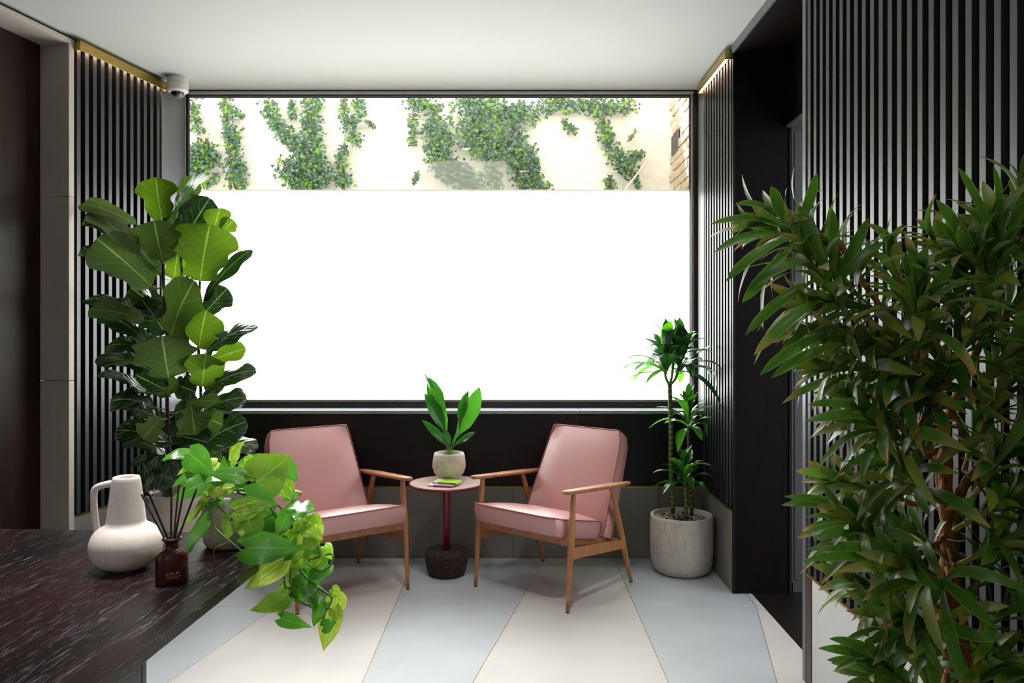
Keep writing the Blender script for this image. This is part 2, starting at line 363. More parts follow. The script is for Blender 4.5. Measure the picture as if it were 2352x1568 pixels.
# floor: long tapering strips, a warm and a cool one in turn, cut by cross joints
fl = MB().box((-4.2, -2.5, -.12), (3.2, 4.62, -.012)).build('floor', 'grout'); tag(fl, kind=S)
def Ls(x0): return lambda y: x0 + .216 * (y - 2.9)
def Lc(x0): return lambda y: x0
edges = [Ls(-4.73), Lc(-4.01), Ls(-3.58), Lc(-2.86), Ls(-2.43), Lc(-1.71), Ls(-1.289), Lc(-.56), Ls(-.148), Lc(.585), Ls(.990), Lc(1.74)]
ys = [-2.5, -.8, .70, 2.195, 3.692, 4.47]
for i in range(len(edges) - 1):
    g = .0016
    for k in range(len(ys) - 1):
        y0, y1 = ys[k] + .0012, ys[k + 1] - .0012
        pts = [(edges[i](y0) + g, y0), (edges[i + 1](y0) - g, y0), (edges[i + 1](y1) - g, y1), (edges[i](y1) + g, y1)]
        if max(p[0] for p in pts) < -2.4 - .2 * (4.4 - y1) or min(p[0] for p in pts) > 1.2: continue
        pts = [(min(x, 1.196), y) for x, y in pts]
        MB().prism(pts, -.012, 0).build('tile', 'tile_cool' if i % 2 else 'tile_warm', fl, bevel=.0012, seg=1)
    if -3 < edges[i](2) < 1.2:
        a, b = -2.5, min(4.465, 4.465 if edges[i](4.465) < 1.19 else (1.19 - edges[i](2.9)) / .216 + 2.9)
        MB().prism([(edges[i](a) - g, a), (edges[i](a) + g, a), (edges[i](b) + g, b), (edges[i](b) - g, b)], -.011, -.0015).build('joint_strip', 'brass_line', fl)
tag(MB().box((1.199, -.5, -.012), (1.372, 3.868, .002)).build('trim_1', 'threshold'), kind=S)
SK = (-1.15, .45, .9, 2.7)    # unseen opal rooflight, added for overhead light on the foreground: x0, x1, y0, y1
cl = MB().box((-4.2, SK[3], ZC), (3.2, 4.72, ZC + .15)).box((-4.2, -2.5, ZC), (3.2, SK[2], ZC + .15)).box((-4.2, SK[2], ZC), (SK[0], SK[3], ZC + .15)).box((SK[1], SK[2], ZC), (3.2, SK[3], ZC + .15)).build('ceiling', 'ceiling'); tag(cl, kind=S)
w0 = empty('fill_rooflight', (-.35, 1.8, ZC)); tag(w0, kind=S)
MB().add([(SK[0], SK[2], ZC + .10), (SK[1], SK[2], ZC + .10), (SK[1], SK[3], ZC + .10), (SK[0], SK[3], ZC + .10)], [(0, 1, 2, 3)]).build('opal_pane', 'opal', w0, off=(-.35, 1.8, ZC))
wk = MB().box((-4.2, -2.62, 0), (-.6, -2.5, ZC)).box((.0, -2.62, 0), (3.2, -2.5, ZC)).box((-.6, -2.62, 2.1), (.0, -2.5, ZC)).build('wall_rear', 'wall_white'); tag(wk, kind=S)
# ---- back wall: black panels over concrete, stone ledge
wb = MB().box((-2.3, YB + .012, -.01), (1.3, 4.745, .80)).build('wall_back', 'slat_back'); tag(wb, kind=S)
xs_ = [-2.09, -1.28, -.441, .393, XR]
for a, b in zip(xs_, xs_[1:]):
    MB().box((a + .0012, YB, ZG + .006), (b - .0012, YB + .02, .822)).build('panel', 'panel_black', wb, bevel=.001, seg=1)
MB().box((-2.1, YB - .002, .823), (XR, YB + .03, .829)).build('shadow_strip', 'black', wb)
for a, b in ((-2.1, -1.28), (-1.28, .393), (.393, XR + .02)):
    MB().box((a + .0008, YB - .004, .829), (b - .0008, 4.63, .848)).build('ledge', 'ledge', wb, bevel=.0025, seg=2)
MB().box((-2.1, YB - .003, ZG), (XR, YB + .012, ZG + .0055)).build('brass_trim', 'brass', wb)
xs_ = [-2.1, -1.675, -.835, .005, .845, XR]
for a, b in zip(xs_, xs_[1:]):
    MB().box((a + .001, YB - .001, .001), (b - .001, YB + .02, ZG - .001)).build('wainscot_panel', 'concrete', wb, bevel=.001, seg=1)
# structure around the window, with an added sun block
MB().box((-2.9, 4.50, 2.75), (2.2, 4.745, 3.5)).build('upper_wall', 'exterior', wb)
MB().box((-3.6, 4.745, 2.95), (2.9, 5.24, 3.06)).build('sun_block', 'exterior', wb)  # unseen overhang, added to keep direct sun off the clear glass
MB().box((1.14, 4.50, -.01), (2.6, 4.745, 2.95)).build('pier', 'exterior', wb)
MB().box((-3.6, 4.50, -.01), (-2.02, 4.745, 2.95)).build('pier', 'exterior', wb)
# ---- window
wn = empty('window_1', (0, YG, .86)); tag(wn, kind=S); O = (0, YG, .86)
gx0, gx1, gz0, gz1 = -1.936, 1.0625, .899, 2.703
def fr(name, a, b, m, bev=.0015): return MB().box(a, b).build(name, m, wn, bevel=bev, seg=1, off=O)
fr('frame_head', (-2.02, YG - .040, gz1 + .026), (1.14, YG + .06, 2.76), 'bronze')
fr('frame_sill', (-2.02, YG - .040, .845), (1.14, YG + .06, gz0 - .012), 'bronze')
fr('frame_jamb', (gx1 + .018, YG - .040, .845), (1.14, YG + .06, 2.76), 'bronze')
fr('frame_jamb', (-2.02, YG - .040, .845), (gx0 - .032, YG + .06, 2.76), 'bronze')
fr('bead', (gx0 - .032, YG - .043, gz1 + .014), (gx1 + .018, YG + .02, gz1 + .026), 'gasket')
fr('bead', (gx0 - .032, YG - .02, gz0 - .012), (gx1 + .018, YG + .02, gz0 - .004), 'gasket')
fr('bead', (gx0 - .032, YG - .02, gz0 - .004), (gx0 - .014, YG + .02, gz1 + .014), 'gasket')
fr('bead', (gx1 + .006, YG - .02, gz0 - .004), (gx1 + .018, YG + .02, gz1 + .014), 'gasket')
fr('gasket', (gx0 - .014, YG - .012, gz0 - .004), (gx0, YG + .012, gz1 + .014), 'blackgasket', 0)
fr('gasket', (gx1, YG - .012, gz0 - .004), (gx1 + .006, YG + .012, gz1 + .014), 'blackgasket', 0)
fr('gasket', (gx0, YG - .012, gz1 + .008), (gx1, YG + .012, gz1 + .014), 'blackgasket', 0)
fr('gasket', (gx0, YG - .014, gz1), (gx1, YG + .012, gz1 + .003), 'blackgasket', 0)
fr('gasket', (gx0, YG - .01, gz1 + .003), (gx1, YG + .012, gz1 + .008), 'gasket', 0)
fr('glass_pane', (gx0 - .005, YG - .004, gz0 - .004), (gx1 + .003, YG + .004, gz1 + .002), 'glass', 0)
MB().add([(gx0, YG - .006, gz0 - .004), (gx1, YG - .006, gz0 - .004), (gx1, YG - .006, 2.150), (gx0, YG - .006, 2.150)], [(0, 1, 2, 3)]).build('privacy_film', 'film', wn, off=O)
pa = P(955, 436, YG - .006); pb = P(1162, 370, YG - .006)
MB().add([(pa.x + .05, YG - .007, pa.z), (pb.x, YG - .007, pa.z), (pb.x, YG - .007, pb.z), (pa.x + .11, YG - .007, pb.z), (pa.x + .02, YG - .007, pb.z - .05)], [(0, 1, 2, 3, 4)]).build('reflection_patch', 'reflection_patch', wn, off=O)  # reflected bright rectangle, built as a translucent sheet on the pane

# ---- slatted walls
def slatted(parent, a, b, n, z0, z1, inward, wid, dep, name='slat', first=.5):
    """n upright slats between plan points a and b, standing proud of the wall towards `inward`"""
    a = Vector(a); b = Vector(b); d = (b - a).normalized(); L_ = (b - a).length; inn = Vector(inward)
    me = None
    for i in range(n):
        c = a + d * (L_ * (i + first) / n); ang = math.atan2(d.y, d.x)
        if me is None:
            mb = MB().box((-wid / 2, -.0, 0), (wid / 2, dep, z1 - z0))
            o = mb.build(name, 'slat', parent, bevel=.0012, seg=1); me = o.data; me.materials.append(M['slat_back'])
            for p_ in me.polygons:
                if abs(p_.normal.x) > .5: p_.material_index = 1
        else:
            o = link(name, me, parent); m = o.modifiers.new('bevel', 'BEVEL'); m.width = .0012; m.segments = 1
        o.location = (c.x, c.y, z0)
        o.rotation_euler = (0, 0, ang if inn.dot(Vector((-d.y, d.x))) > 0 else ang + math.pi)
# left wall: splayed
LA, LB = Vector((-2.122, 3.765)), Vector((-1.985, 4.47)); ld = (LB - LA).normalized(); lin_ = Vector((ld.y, -ld.x))   # into the room
def off2(p, k): return (p + lin_ * k)
def quadbox(p, q, k0, k1, z0, z1):
    a, b, c, e = off2(p, k0), off2(q, k0), off2(q, k1), off2(p, k1)
    return MB().prism([tuple(a), tuple(b), tuple(c), tuple(e)][::-1], z0, z1)
LE = LA + ld * .90
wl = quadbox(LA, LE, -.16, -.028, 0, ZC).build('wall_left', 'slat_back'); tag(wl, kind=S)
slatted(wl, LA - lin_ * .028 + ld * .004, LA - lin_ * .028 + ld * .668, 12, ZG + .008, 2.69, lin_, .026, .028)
quadbox(LA + ld * .672, LE, -.03, 0, ZG + .006, ZC).build('reveal_panel', 'greypanel', wl, bevel=.001)
quadbox(LA, LE, -.028, .004, ZG, ZG + .0055).build('brass_trim', 'brass', wl)
quadbox(LA, LE, -.028, .001, 0.001, ZG).build('wainscot_panel', 'concrete', wl)
# concrete lined opening with a dark timber leaf set back in it
p0 = LA - ld * .035; p1 = p0 - ld * 4.2
tr = quadbox(p0, LA - ld * .001, -.16, .002, 0, 1.07 - .0015).build('trim_2', 'pillar', bevel=.001); tag(tr, kind=S)
zz = [1.07, 1.955, 2.692]
for a, b in zip(zz, zz[1:]): quadbox(p0, LA - ld * .001, -.16, .002, a + .0012, b - .0005).build('lining_block', 'pillar', tr, bevel=.001, seg=1)
quadbox(p1, LA - ld * .001, -.16, .002, 2.692, 2.717).build('lining_head', 'pillar', tr, bevel=.001)
quadbox(p1, LE, -.16, -.02, 2.717, ZC).build('shadow_gap', 'black', tr)
dl = quadbox(p1, p0 - ld * .002, -.22, -.16, 0, 2.70).build('door_1', 'doorwood'); tag(dl, kind=S)
q = p0 - ld * .27
quadbox(q, p0 - ld * .004, -.16, -.153, 0, 2.69).build('door_panel', 'doorwood', dl, bevel=.002)
quadbox(q - ld * 1.3, q - ld * .004, -.16, -.153, 0, 2.69).build('door_panel', 'doorwood', dl, bevel=.002)

# right wall, far bay between window and doorway
YJ = 3.873
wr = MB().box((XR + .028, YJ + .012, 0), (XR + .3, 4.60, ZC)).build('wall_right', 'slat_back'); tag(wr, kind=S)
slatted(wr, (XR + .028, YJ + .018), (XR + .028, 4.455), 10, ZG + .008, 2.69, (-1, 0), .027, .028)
MB().box((XR + .002, 4.465, ZG), (XR + .03, 4.60, ZC)).build('reveal_panel', 'greypanel', wr, bevel=.001)
MB().box((XR - .004, YJ + .012, ZG), (XR + .03, YB, ZG + .0055)).build('brass_trim', 'brass', wr)
MB().box((XR - .001, YJ + .012, .001), (XR + .03, YB, ZG)).build('wainscot_panel', 'concrete', wr)
# right wall, near bay behind the big plant
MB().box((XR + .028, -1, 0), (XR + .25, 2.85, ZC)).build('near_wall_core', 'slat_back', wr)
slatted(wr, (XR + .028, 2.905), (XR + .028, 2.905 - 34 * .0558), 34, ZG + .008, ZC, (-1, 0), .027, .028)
MB().box((XR - .004, 1.0, ZG), (XR + .03, 2.9, ZG + .0055)).build('brass_trim', 'brass', wr)
MB().box((XR - .001, -1, .001), (XR + .03, 2.846, ZG)).build('wainscot_panel', 'concrete_pale', wr)
MB().box((XR - .002, 2.852, .001), (XR + .028, 2.903, ZG)).build('end_post', 'redwood', wr, bevel=.002)
MB().box((XR + .006, 2.895, ZG), (XR + .26, 2.915, ZC)).build('end_post', 'redwood', wr)
MB().box((XR - .003, 2.905, 0), (XR + .26, 2.936, ZC)).build('end_strip', 'greypanel', wr, bevel=.001)
# doorway in the right wall
tr = MB().box((XR + .012, YJ, 0), (1.374, YJ + .012, 2.70)).build('trim_3', 'darkwood'); tag(tr, kind=S)
MB().box((XR, YJ - .004, 0), (XR + .012, YJ + .012, 2.70)).build('corner_post', 'panel_black', tr, bevel=.001)
MB().box((1.374, 2.9, 2.335), (1.50, YJ + .012, ZC)).build('header_panel', 'darkwood', tr)
MB().box((1.366, 2.9, 2.325), (1.50, YJ + .008, 2.335)).build('header_edge', 'greypanel', tr)
MB().box((XR + .004, 2.9, 2.692), (1.5, YJ, 2.72)).build('soffit', 'darkwood', tr)
MB().box((XR - .004, 2.9, 2.692), (XR + .004, YJ, ZC)).build('ceiling_edge', 'greypanel', tr)
d2 = MB().box((1.374, YJ + .012, 0), (1.387, YJ + .03, 2.34)).build('door_2', 'pinkjamb'); tag(d2, kind=S)
MB().box((1.387, YJ + .022, 0), (2.3, YJ + .05, 2.34)).build('door_leaf', 'doorgrey', d2)
MB().box((1.387, YJ + .014, .05), (1.405, YJ + .022, 2.34)).build('door_stile', 'doorgrey', d2, bevel=.002)
MB().box((1.405, YJ + .014, 0), (2.3, YJ + .022, .052)).build('door_rail', 'doorgrey', d2, bevel=.002)
MB().box((1.414, YJ + .017, .062), (2.28, YJ + .0225, 2.30)).build('door_panel', 'doorgrey', d2, bevel=.002)
tag(MB().box((1.374, -1, -.02), (3.2, 3.9, 0)).build('trim_4', 'threshold'), kind=S)
MB().box((1.36, -1, 0), (1.5, 2.90, ZC)).build('wall_core', 'darkwood', wr)

# ---- recessed ceiling downlights over the foreground
def downlight(label, x, y, en, cone, tilt=(0, 0)):
    r_ = empty('downlight', (x, y, ZC)); tag(r_, label, 'downlight', 'recessed downlights in the ceiling')
    MB().lathe([(.034, -.001), (.044, -.004), (.046, 0)], 28).build('trim_ring', 'camera_white', r_, smooth=True)
    MB().lathe([(.001, .004), (.034, -.001)], 24).build('lamp', 'lamp_warm', r_)
    l_ = bpy.data.lights.new('downlight', 'SPOT'); l_.energy = en; l_.spot_size = R(cone); l_.spot_blend = 1; l_.shadow_soft_size = .06; l_.color = (1, .975, .95)
    o_ = bpy.data.objects.new('downlight_beam', l_); C.objects.link(o_); o_.parent = r_; o_.location = (0, 0, -.02); o_.rotation_euler = (tilt[0], tilt[1], 0)
downlight('round recessed ceiling downlight over the desk', -1.0, 2.0, 150, 80)
downlight('round recessed ceiling downlight by the bushy dracaena', 0.62, .75, 20, 100, (R(28), R(8)))
downlight('round recessed ceiling downlight over the open floor', .10, 2.3, 130, 96)
downlight('round recessed ceiling downlight between the armchairs', -.36, 3.18, 35, 105)

# ---- brass light strips
def light_strip(label, a, b, inn, z0=2.669, z1=2.716, pr=.034):
    a = Vector(a); b = Vector(b); d = (b - a).normalized(); inn = Vector(inn)
    root = empty('light_strip', (a.x, a.y, z0)); tag(root, label, 'light strip', 'brass light strips above the slats'); off = (a.x, a.y, z0)
    q = lambda k0, k1, s0, s1, za, zb: MB().prism([tuple(a + d * s0 + inn * k0), tuple(b - d * s1 + inn * k0), tuple(b - d * s1 + inn * k1), tuple(a + d * s0 + inn * k1)], za, zb)
    q(pr - .003, pr, 0, 0, z0, z1).build('front_cover', 'brass', root, off=off)
    q(-.026, pr, 0, 0, z1 - .003, z1).build('top_cover', 'brass', root, off=off)
    MB().prism([tuple(a - d * .003 - inn * .024), tuple(a - inn * .024), tuple(a + inn * pr), tuple(a - d * .003 + inn * pr)], z0, z1).build('end_cap', 'brass', root, off=off)
    MB().prism([tuple(b + d * .003 - inn * .024), tuple(b - inn * .024), tuple(b + inn * pr), tuple(b + d * .003 + inn * pr)], z0, z1).build('end_cap', 'brass', root, off=off)
    q(.006, .022, .005, .005, z0 + .012, z0 + .018).build('led_line', 'led', root, off=off)
light_strip('long brass light strip above the left slatted wall', LA + ld * .004, LA + ld * .672, lin_)
light_strip('short brass light strip above the far right slatted wall', (XR, YJ + .022), (XR, 4.46), (-1, 0))

# ---- outside: painted brick wall, return wall with a vent
YW = 6.6
wc = MB().box((-3.6, YW + .012, 0), (1.6, YW + .25, 3.55)).build('wall_outside', 'mortar'); tag(wc, kind=S)
rnd = random.Random(4); bm = MB().box((-.107, 0, -.0325), (.107, .02, .0325)); bo = None
for r in range(17):
    z = 2.30 + r * .075
    for c in range(16):
        x = -2.66 + c * .225 + (r % 2) * .1125
        if x > 1.24 - .0: continue
        if bo is None: o = bm.build('brick', 'whitebrick', wc, bevel=.004, seg=1); bo = o
        else:
            o = link('brick', bo.data, wc); m = o.modifiers.new('b', 'BEVEL'); m.width = .004; m.segments = 1
        o.location = (x, YW + .0085 + rnd.uniform(-.002, .001), z); o.rotation_euler = (rnd.uniform(-.01, .01), rnd.uniform(-.01, .01), rnd.uniform(-.006, .006))
XW = 1.327
w2 = MB().box((XW + .015, 4.8, 1.9), (XW + .25, YW + .05, 3.55)).build('wall_outside_right', 'mortar'); tag(w2, kind=S)
bm = MB().box((0, -.106, -.033), (.02, .106, .033)); bo = None
for r in range(20):
    z = 2.12 + r * .075
    for c in range(9):
        y = 4.86 + c * .225 + (r % 2) * .1125
        if y > YW - .08: continue
        if abs(y - 6.325) < .2 and 2.72 < z < 2.92: continue
        if bo is None: o = bm.build('brick', 'stockbrick', w2, bevel=.004, seg=1); bo = o
        else:
            o = link('brick', bo.data, w2); m = o.modifiers.new('b', 'BEVEL'); m.width = .004; m.segments = 1
        o.location = (XW + rnd.uniform(-.006, .004), y, z); o.rotation_euler = (rnd.uniform(-.02, .02), 0, rnd.uniform(-.02, .02))
MB().box((XW - .03, 4.8, 1.9), (XW + .02, YW - .0, 2.07)).build('corbel', 'redwood', w2)
ve = empty('air_vent', (XW, 6.325, 2.82)); tag(ve, 'dark lattice air vent in the brick return wall outside the window', 'vent'); off = (XW, 6.325, 2.82)
MB().box((XW + .004, 6.2, 2.74), (XW + .012, 6.45, 2.90)).build('vent_back', 'black', ve, off=off)
for k in range(9): MB().box((XW - .004, 6.2 + k * .03125 - .003, 2.74), (XW + .004, 6.2 + k * .03125 + .003, 2.90)).build('slat', 'vent', ve, off=off)
for k in range(5): MB().box((XW - .003, 6.2, 2.74 + k * .04 - .002), (XW + .004, 6.45, 2.74 + k * .04 + .002)).build('crossbar', 'vent', ve, off=off)
tag(MB().box((-3.6, 4.745, -.1), (1.6, YW + .1, -.02)).build('ground', 'ground'), kind=S)
w3 = MB().box((-3.7, 4.745, 0), (-3.55, YW + .1, 3.5)).build('wall_outside_left', 'exterior'); tag(w3, kind=S)
a = P(436, 246, 6.3); b = P(474, 292, 6.3)
tag(MB().tube([a - Vector((.12, -.28, -.16)), b + Vector((.02, .26, -.02))], .012, 8).build('pole', 'exterior', smooth=True), 'thin white pole leaning on the ivy wall at the left end of the window', 'pole')
a = P(1485, 372, 6.3); b = P(1432, 440, 6.3)
tag(MB().tube([a, b + (b - a) * ((b.z - .0) / (a.z - b.z))], .007, 8).build('cane', 'exterior', smooth=True), 'thin white cane slanting across the ivy at the right end of the window', 'cane')

# ---------------------------------------------------------------- ivy
rnd = random.Random(11)
def ivy_geo(k):
    pts = [(0, 0, 0), (.0, -.25, 0), (.30, -.42, .02), (.42, -.05, .04), (.85, .02, -.02), (.48, .36, .05), (.42, .62, .0), (.16, .60, .05), (0, 1.15, -.06),
           (-.16, .60, .05), (-.42, .62, .0), (-.48, .36, .05), (-.85, .02, -.02), (-.42, -.05, .04), (-.30, -.42, .02)]
    r = random.Random(k); v = [Vector((x * r.uniform(.85, 1.1), y * r.uniform(.9, 1.1), z * 2.2)) for x, y, z in pts]; v[0] = Vector((0, .2, 0))
    f = [(0, i, i + 1) for i in range(1, 14)] + [(0, 14, 1)]
    return v, f, [(.5 + p.x * .5, .5 + p.y * .4) for p in v]
IV = [ivy_geo(k) for k in range(4)]; IVM = {}
def ivy_proto(k, mat):
    if (k, mat) not in IVM:
        o = leaf_mesh([IV[k]], 'ivy_leaf', mat, None, Vector()); IVM[(k, mat)] = o.data; bpy.data.objects.remove(o)
    return IVM[(k, mat)]
VINES = [
 ('ivy hanging at the left end of the outside wall', [(440,240,455,300,15),(470,330,440,400,22),(440,350,500,362,22),(515,230,530,330,14),(530,250,558,268,9),(537,300,537,350,18),(540,365,545,430,24),(450,395,470,385,18),(500,405,465,432,10)]),
 ('wide ivy clump left of centre on the outside wall', [(612,235,640,290,18),(670,235,672,270,10),(640,290,690,340,20),(700,240,735,235,16),(712,262,725,330,24),(700,340,738,400,32),(655,382,690,412,28),(665,395,720,435,22),(735,405,705,430,20)]),
 ('narrow ivy strand right of the wide left clump', [(788,232,792,270,11),(822,232,832,262,14),(792,292,820,272,13),(802,310,825,322,14),(790,340,780,370,13),(780,382,790,430,19),(840,280,862,290,5)]),
 ('largest ivy mass over the centre of the outside wall', [(940,236,1000,240,16),(950,262,946,330,11),(1000,262,1012,375,32),(1060,242,1150,250,28),(1075,300,1150,340,44),(1150,262,1230,262,26),(1180,300,1205,420,28),(1222,340,1240,430,13),(1025,385,1100,430,30),(960,400,950,420,7),(1200,432,1262,425,11),(1130,388,1140,430,18),(1012,382,1022,405,14)]),
 ('ivy at the right end of the outside wall', [(1245,240,1455,243,20),(1292,280,1322,305,10),(1380,272,1400,330,18),(1402,342,1448,395,20),(1448,362,1474,350,12),(1400,410,1404,435,12),(1460,300,1444,320,4),(1458,400,1468,435,7)]),
]
for label, caps in VINES:
    u0, v0 = caps[0][0], caps[0][1]; Lc_ = P(u0, v0, YW - .05); root = empty('ivy', Lc_); tag(root, label, 'ivy', 'ivy on the outside wall')
    st = MB()
    pos = []
    for (x1, y1, x2, y2, r) in caps:
        area = math.hypot(x2 - x1, y2 - y1) * 2 * r + 3.14 * r * r
        for _ in range(int(area / 19)):
            k = rnd.random(); w = rnd.uniform(0, 6.28); q = r * math.sqrt(rnd.random()) * rnd.uniform(.75, 1.35)
            pos.append((x1 + (x2 - x1) * k + math.cos(w) * q, y1 + (y2 - y1) * k + math.sin(w) * q))
        for _ in range(4 + int(r / 7)):
            a = Vector((x1 + rnd.uniform(-r, r) * .6, min(y1, y2) - 15)); pts = []
            for i in range(6):
                k = i / 5; pts.append(P(x1 + (x2 - x1) * k + rnd.uniform(-r, r) * .5 * (1 if i else 1), y1 + (y2 - y1) * k + rnd.uniform(-5, 5) + (k - .5) * r * .8, YW - .035 - rnd.random() * .06))
            st.tube(catmull(pts, 3), rnd.uniform(.0025, .006), 4)
    # upper continuation, out of the window's view
    for (x1, y1, x2, y2, r) in caps:
        if min(y1, y2) < 250 and r > 9:
            for _ in range(int(r * 1.2)): pos.append((x1 + (x2 - x1) * rnd.random() + rnd.uniform(-r, r), rnd.uniform(195, 230)))
    st.build('stem', 'ivystem', root, off=Lc_)
    rest = {}; n = 0
    rnd.shuffle(pos)
    for (u, v) in pos:
        sz = rnd.uniform(.014, .027); y = YW - .05 - rnd.random() * .12; p = P(u, v, y)
        mat = rnd.choices(['ivy', 'ivy_blue', 'ivy_pale'], [5, 3.5, 2.4])[0]; k = rnd.randrange(4)
        rot = Matrix.Rotation(rnd.uniform(-.7, .7), 4, 'Z') @ Matrix.Rotation(R(90) + rnd.uniform(-.75, .45), 4, 'X') @ Matrix.Rotation(math.pi + rnd.uniform(-.9, .9), 4, 'Z')
        mt = Matrix.Translation(p - Lc_) @ rot @ Matrix.Scale(sz, 4)
        if n < 220:
            o = link('leaf', ivy_proto(k, mat), root); o.matrix_local = mt; n += 1
        else:
            vv, ff, uu = IV[k]; rest.setdefault(mat, []).append(([mt @ q + Lc_ for q in vv], ff, uu))
    for mat, g in rest.items(): leaf_mesh(g, 'foliage', mat, root, Lc_, 'stuff')

# ================================================================ SECURITY CAMERA
c = P(408, 175, 4.377); root = empty('security_camera', (c.x, c.y, ZC)); tag(root, 'white dome security camera on the ceiling left of the window', 'security camera')
MB().lathe([(.001, 0), (.054, 0), (.055, -.002), (.055, -.036)], 40).build('mount', 'camera_white', root, auto=35)
MB().lathe([(.053, -.036), (.053, -.038)], 40).build('seam', 'black', root)
MB().lathe([(.02, -.038), (.0575, -.038), (.058, -.042), (.0565, -.078), (.050, -.086), (.040, -.088)], 40).build('housing', 'camera_white', root, auto=35)
MB().lathe([(.040 * math.cos(R(a)), -.087 - .034 * math.sin(R(a))) for a in range(0, 90, 9)] + [(.001, -.121)], 32).build('dome', 'glass', root, smooth=True)
eye = MB().lathe([(.036 * math.cos(R(a)), -.085 - .029 * math.sin(R(a))) for a in range(0, 90, 9)] + [(.001, -.114)], 32).build('camera_eye', 'dome', root, smooth=True)
lr = MB().lathe([(.001, .0), (.008, .0), (.011, -.002), (.013, .002), (.013, .012)], 24).build('lens', 'doorgrey', eye, smooth=True)
lr.location = (.010, -.023, -.104); lr.rotation_euler = (R(-50) + math.pi, 0, R(18))

# ================================================================ ARMCHAIRS
def cushion(w0, w1, prof_pts, name, root, crown=.014):
    """boxed cushion: prof_pts = four side-view corners (top front, top back, bottom back, bottom front) as (d, z); w0/w1 half widths front/back"""
    tf, tb, bb, bf = [Vector(p) for p in prof_pts]; n, m = 10, 10; mb = MB(); top = []; bot = []
    up = Vector((tb - tf).yx) * 1.0; up = Vector((-(tb - tf).y, (tb - tf).x)).normalized()
    for lay, (a, b, sgn) in ((top, (tf, tb, 1)), (bot, (bf, bb, -1))):
        for i in range(n + 1):
            k = i / n; c = a.lerp(b, k); w = w0 + (w1 - w0) * k
            for j in range(m + 1):
                s = 2 * j / m - 1
                cr = crown * sgn * (1 - s ** 4) * (1 - (2 * k - 1) ** 4) * (1 if sgn > 0 else .2)
                # slightly rounded plan corners
                e = .012 * (abs(s) ** 8) * (abs(2 * k - 1) ** 8)
                mb.v.append((s * (w - e), c.x + up.x * cr + e * (1 if k < .5 else -1), c.y + up.y * cr))
    T = lambda i, j: i * (m + 1) + j; B = lambda i, j: (n + 1) * (m + 1) + i * (m + 1) + j
    for i in range(n):
        for j in range(m):
            mb.f.append((T(i, j), T(i, j + 1), T(i + 1, j + 1), T(i + 1, j))); mb.f.append((B(i, j), B(i + 1, j), B(i + 1, j + 1), B(i, j + 1)))
    rim = [(0, j) for j in range(m)] + [(i, m) for i in range(n)] + [(n, j) for j in range(m, 0, -1)] + [(i, 0) for i in range(n, 0, -1)]
    q = len(rim); nb = 4; ring = []
    tops = [Vector(mb.v[T(*r)]) for r in rim]; bots = [Vector(mb.v[B(*r)]) for r in rim]
    cen = sum(tops, Vector()) / q
    prev = [T(*r) for r in rim]
    for k in range(1, nb):
        cur = []
        for a, b in zip(tops, bots):
            p = a.lerp(b, k / nb); o_ = (p - cen); o_.z = 0; o_.normalize(); cur.append(len(mb.v)); mb.v.append(tuple(p + o_ * .007 * math.sin(math.pi * k / nb)))
        for i in range(q): mb.f.append((prev[i], cur[i], cur[(i + 1) % q], prev[(i + 1) % q]))
        prev = cur
    cur = [B(*r) for r in rim]
    for i in range(q): mb.f.append((prev[i], cur[i], cur[(i + 1) % q], prev[(i + 1) % q]))
    o = mb.build(name, 'pink', root, smooth=True); o.data.set_sharp_from_angle(angle=R(50))
    for lay in (tops, bots):
        MB().tube(lay + [lay[0]], .0038, 6, caps=False).build('piping', 'piping', o, smooth=True)
    return o
def paddle(s):
    mb = MB(); st = [(-.025, .013, .006), (-.015, .019, .010), (.03, .023, .011), (.15, .026, .011), (.33, .032, .011), (.40, .031, .011), (.50, .022, .010), (.535, .017, .009), (.545, .010, .006)]
    n = 14
    for d, hw, ht in st:
        z = .561 - .069 * (d + .025) + .0; zoff = 0
        for j in range(n):
            w = 2 * math.pi * j / n; cx, cz = math.cos(w), math.sin(w)
            mb.v.append((s * (.286 + .004) + hw * math.copysign(abs(cx) ** .6, cx), d, z + ht * math.copysign(abs(cz) ** .75, cz)))
    for i in range(len(st) - 1):
        for j in range(n):
            a = i * n + j; b = i * n + (j + 1) % n; mb.f.append((a, a + n, b + n, b))
    mb.f += [tuple(range(n)), tuple(range((len(st) - 1) * n, len(st) * n))[::-1]]
    return mb
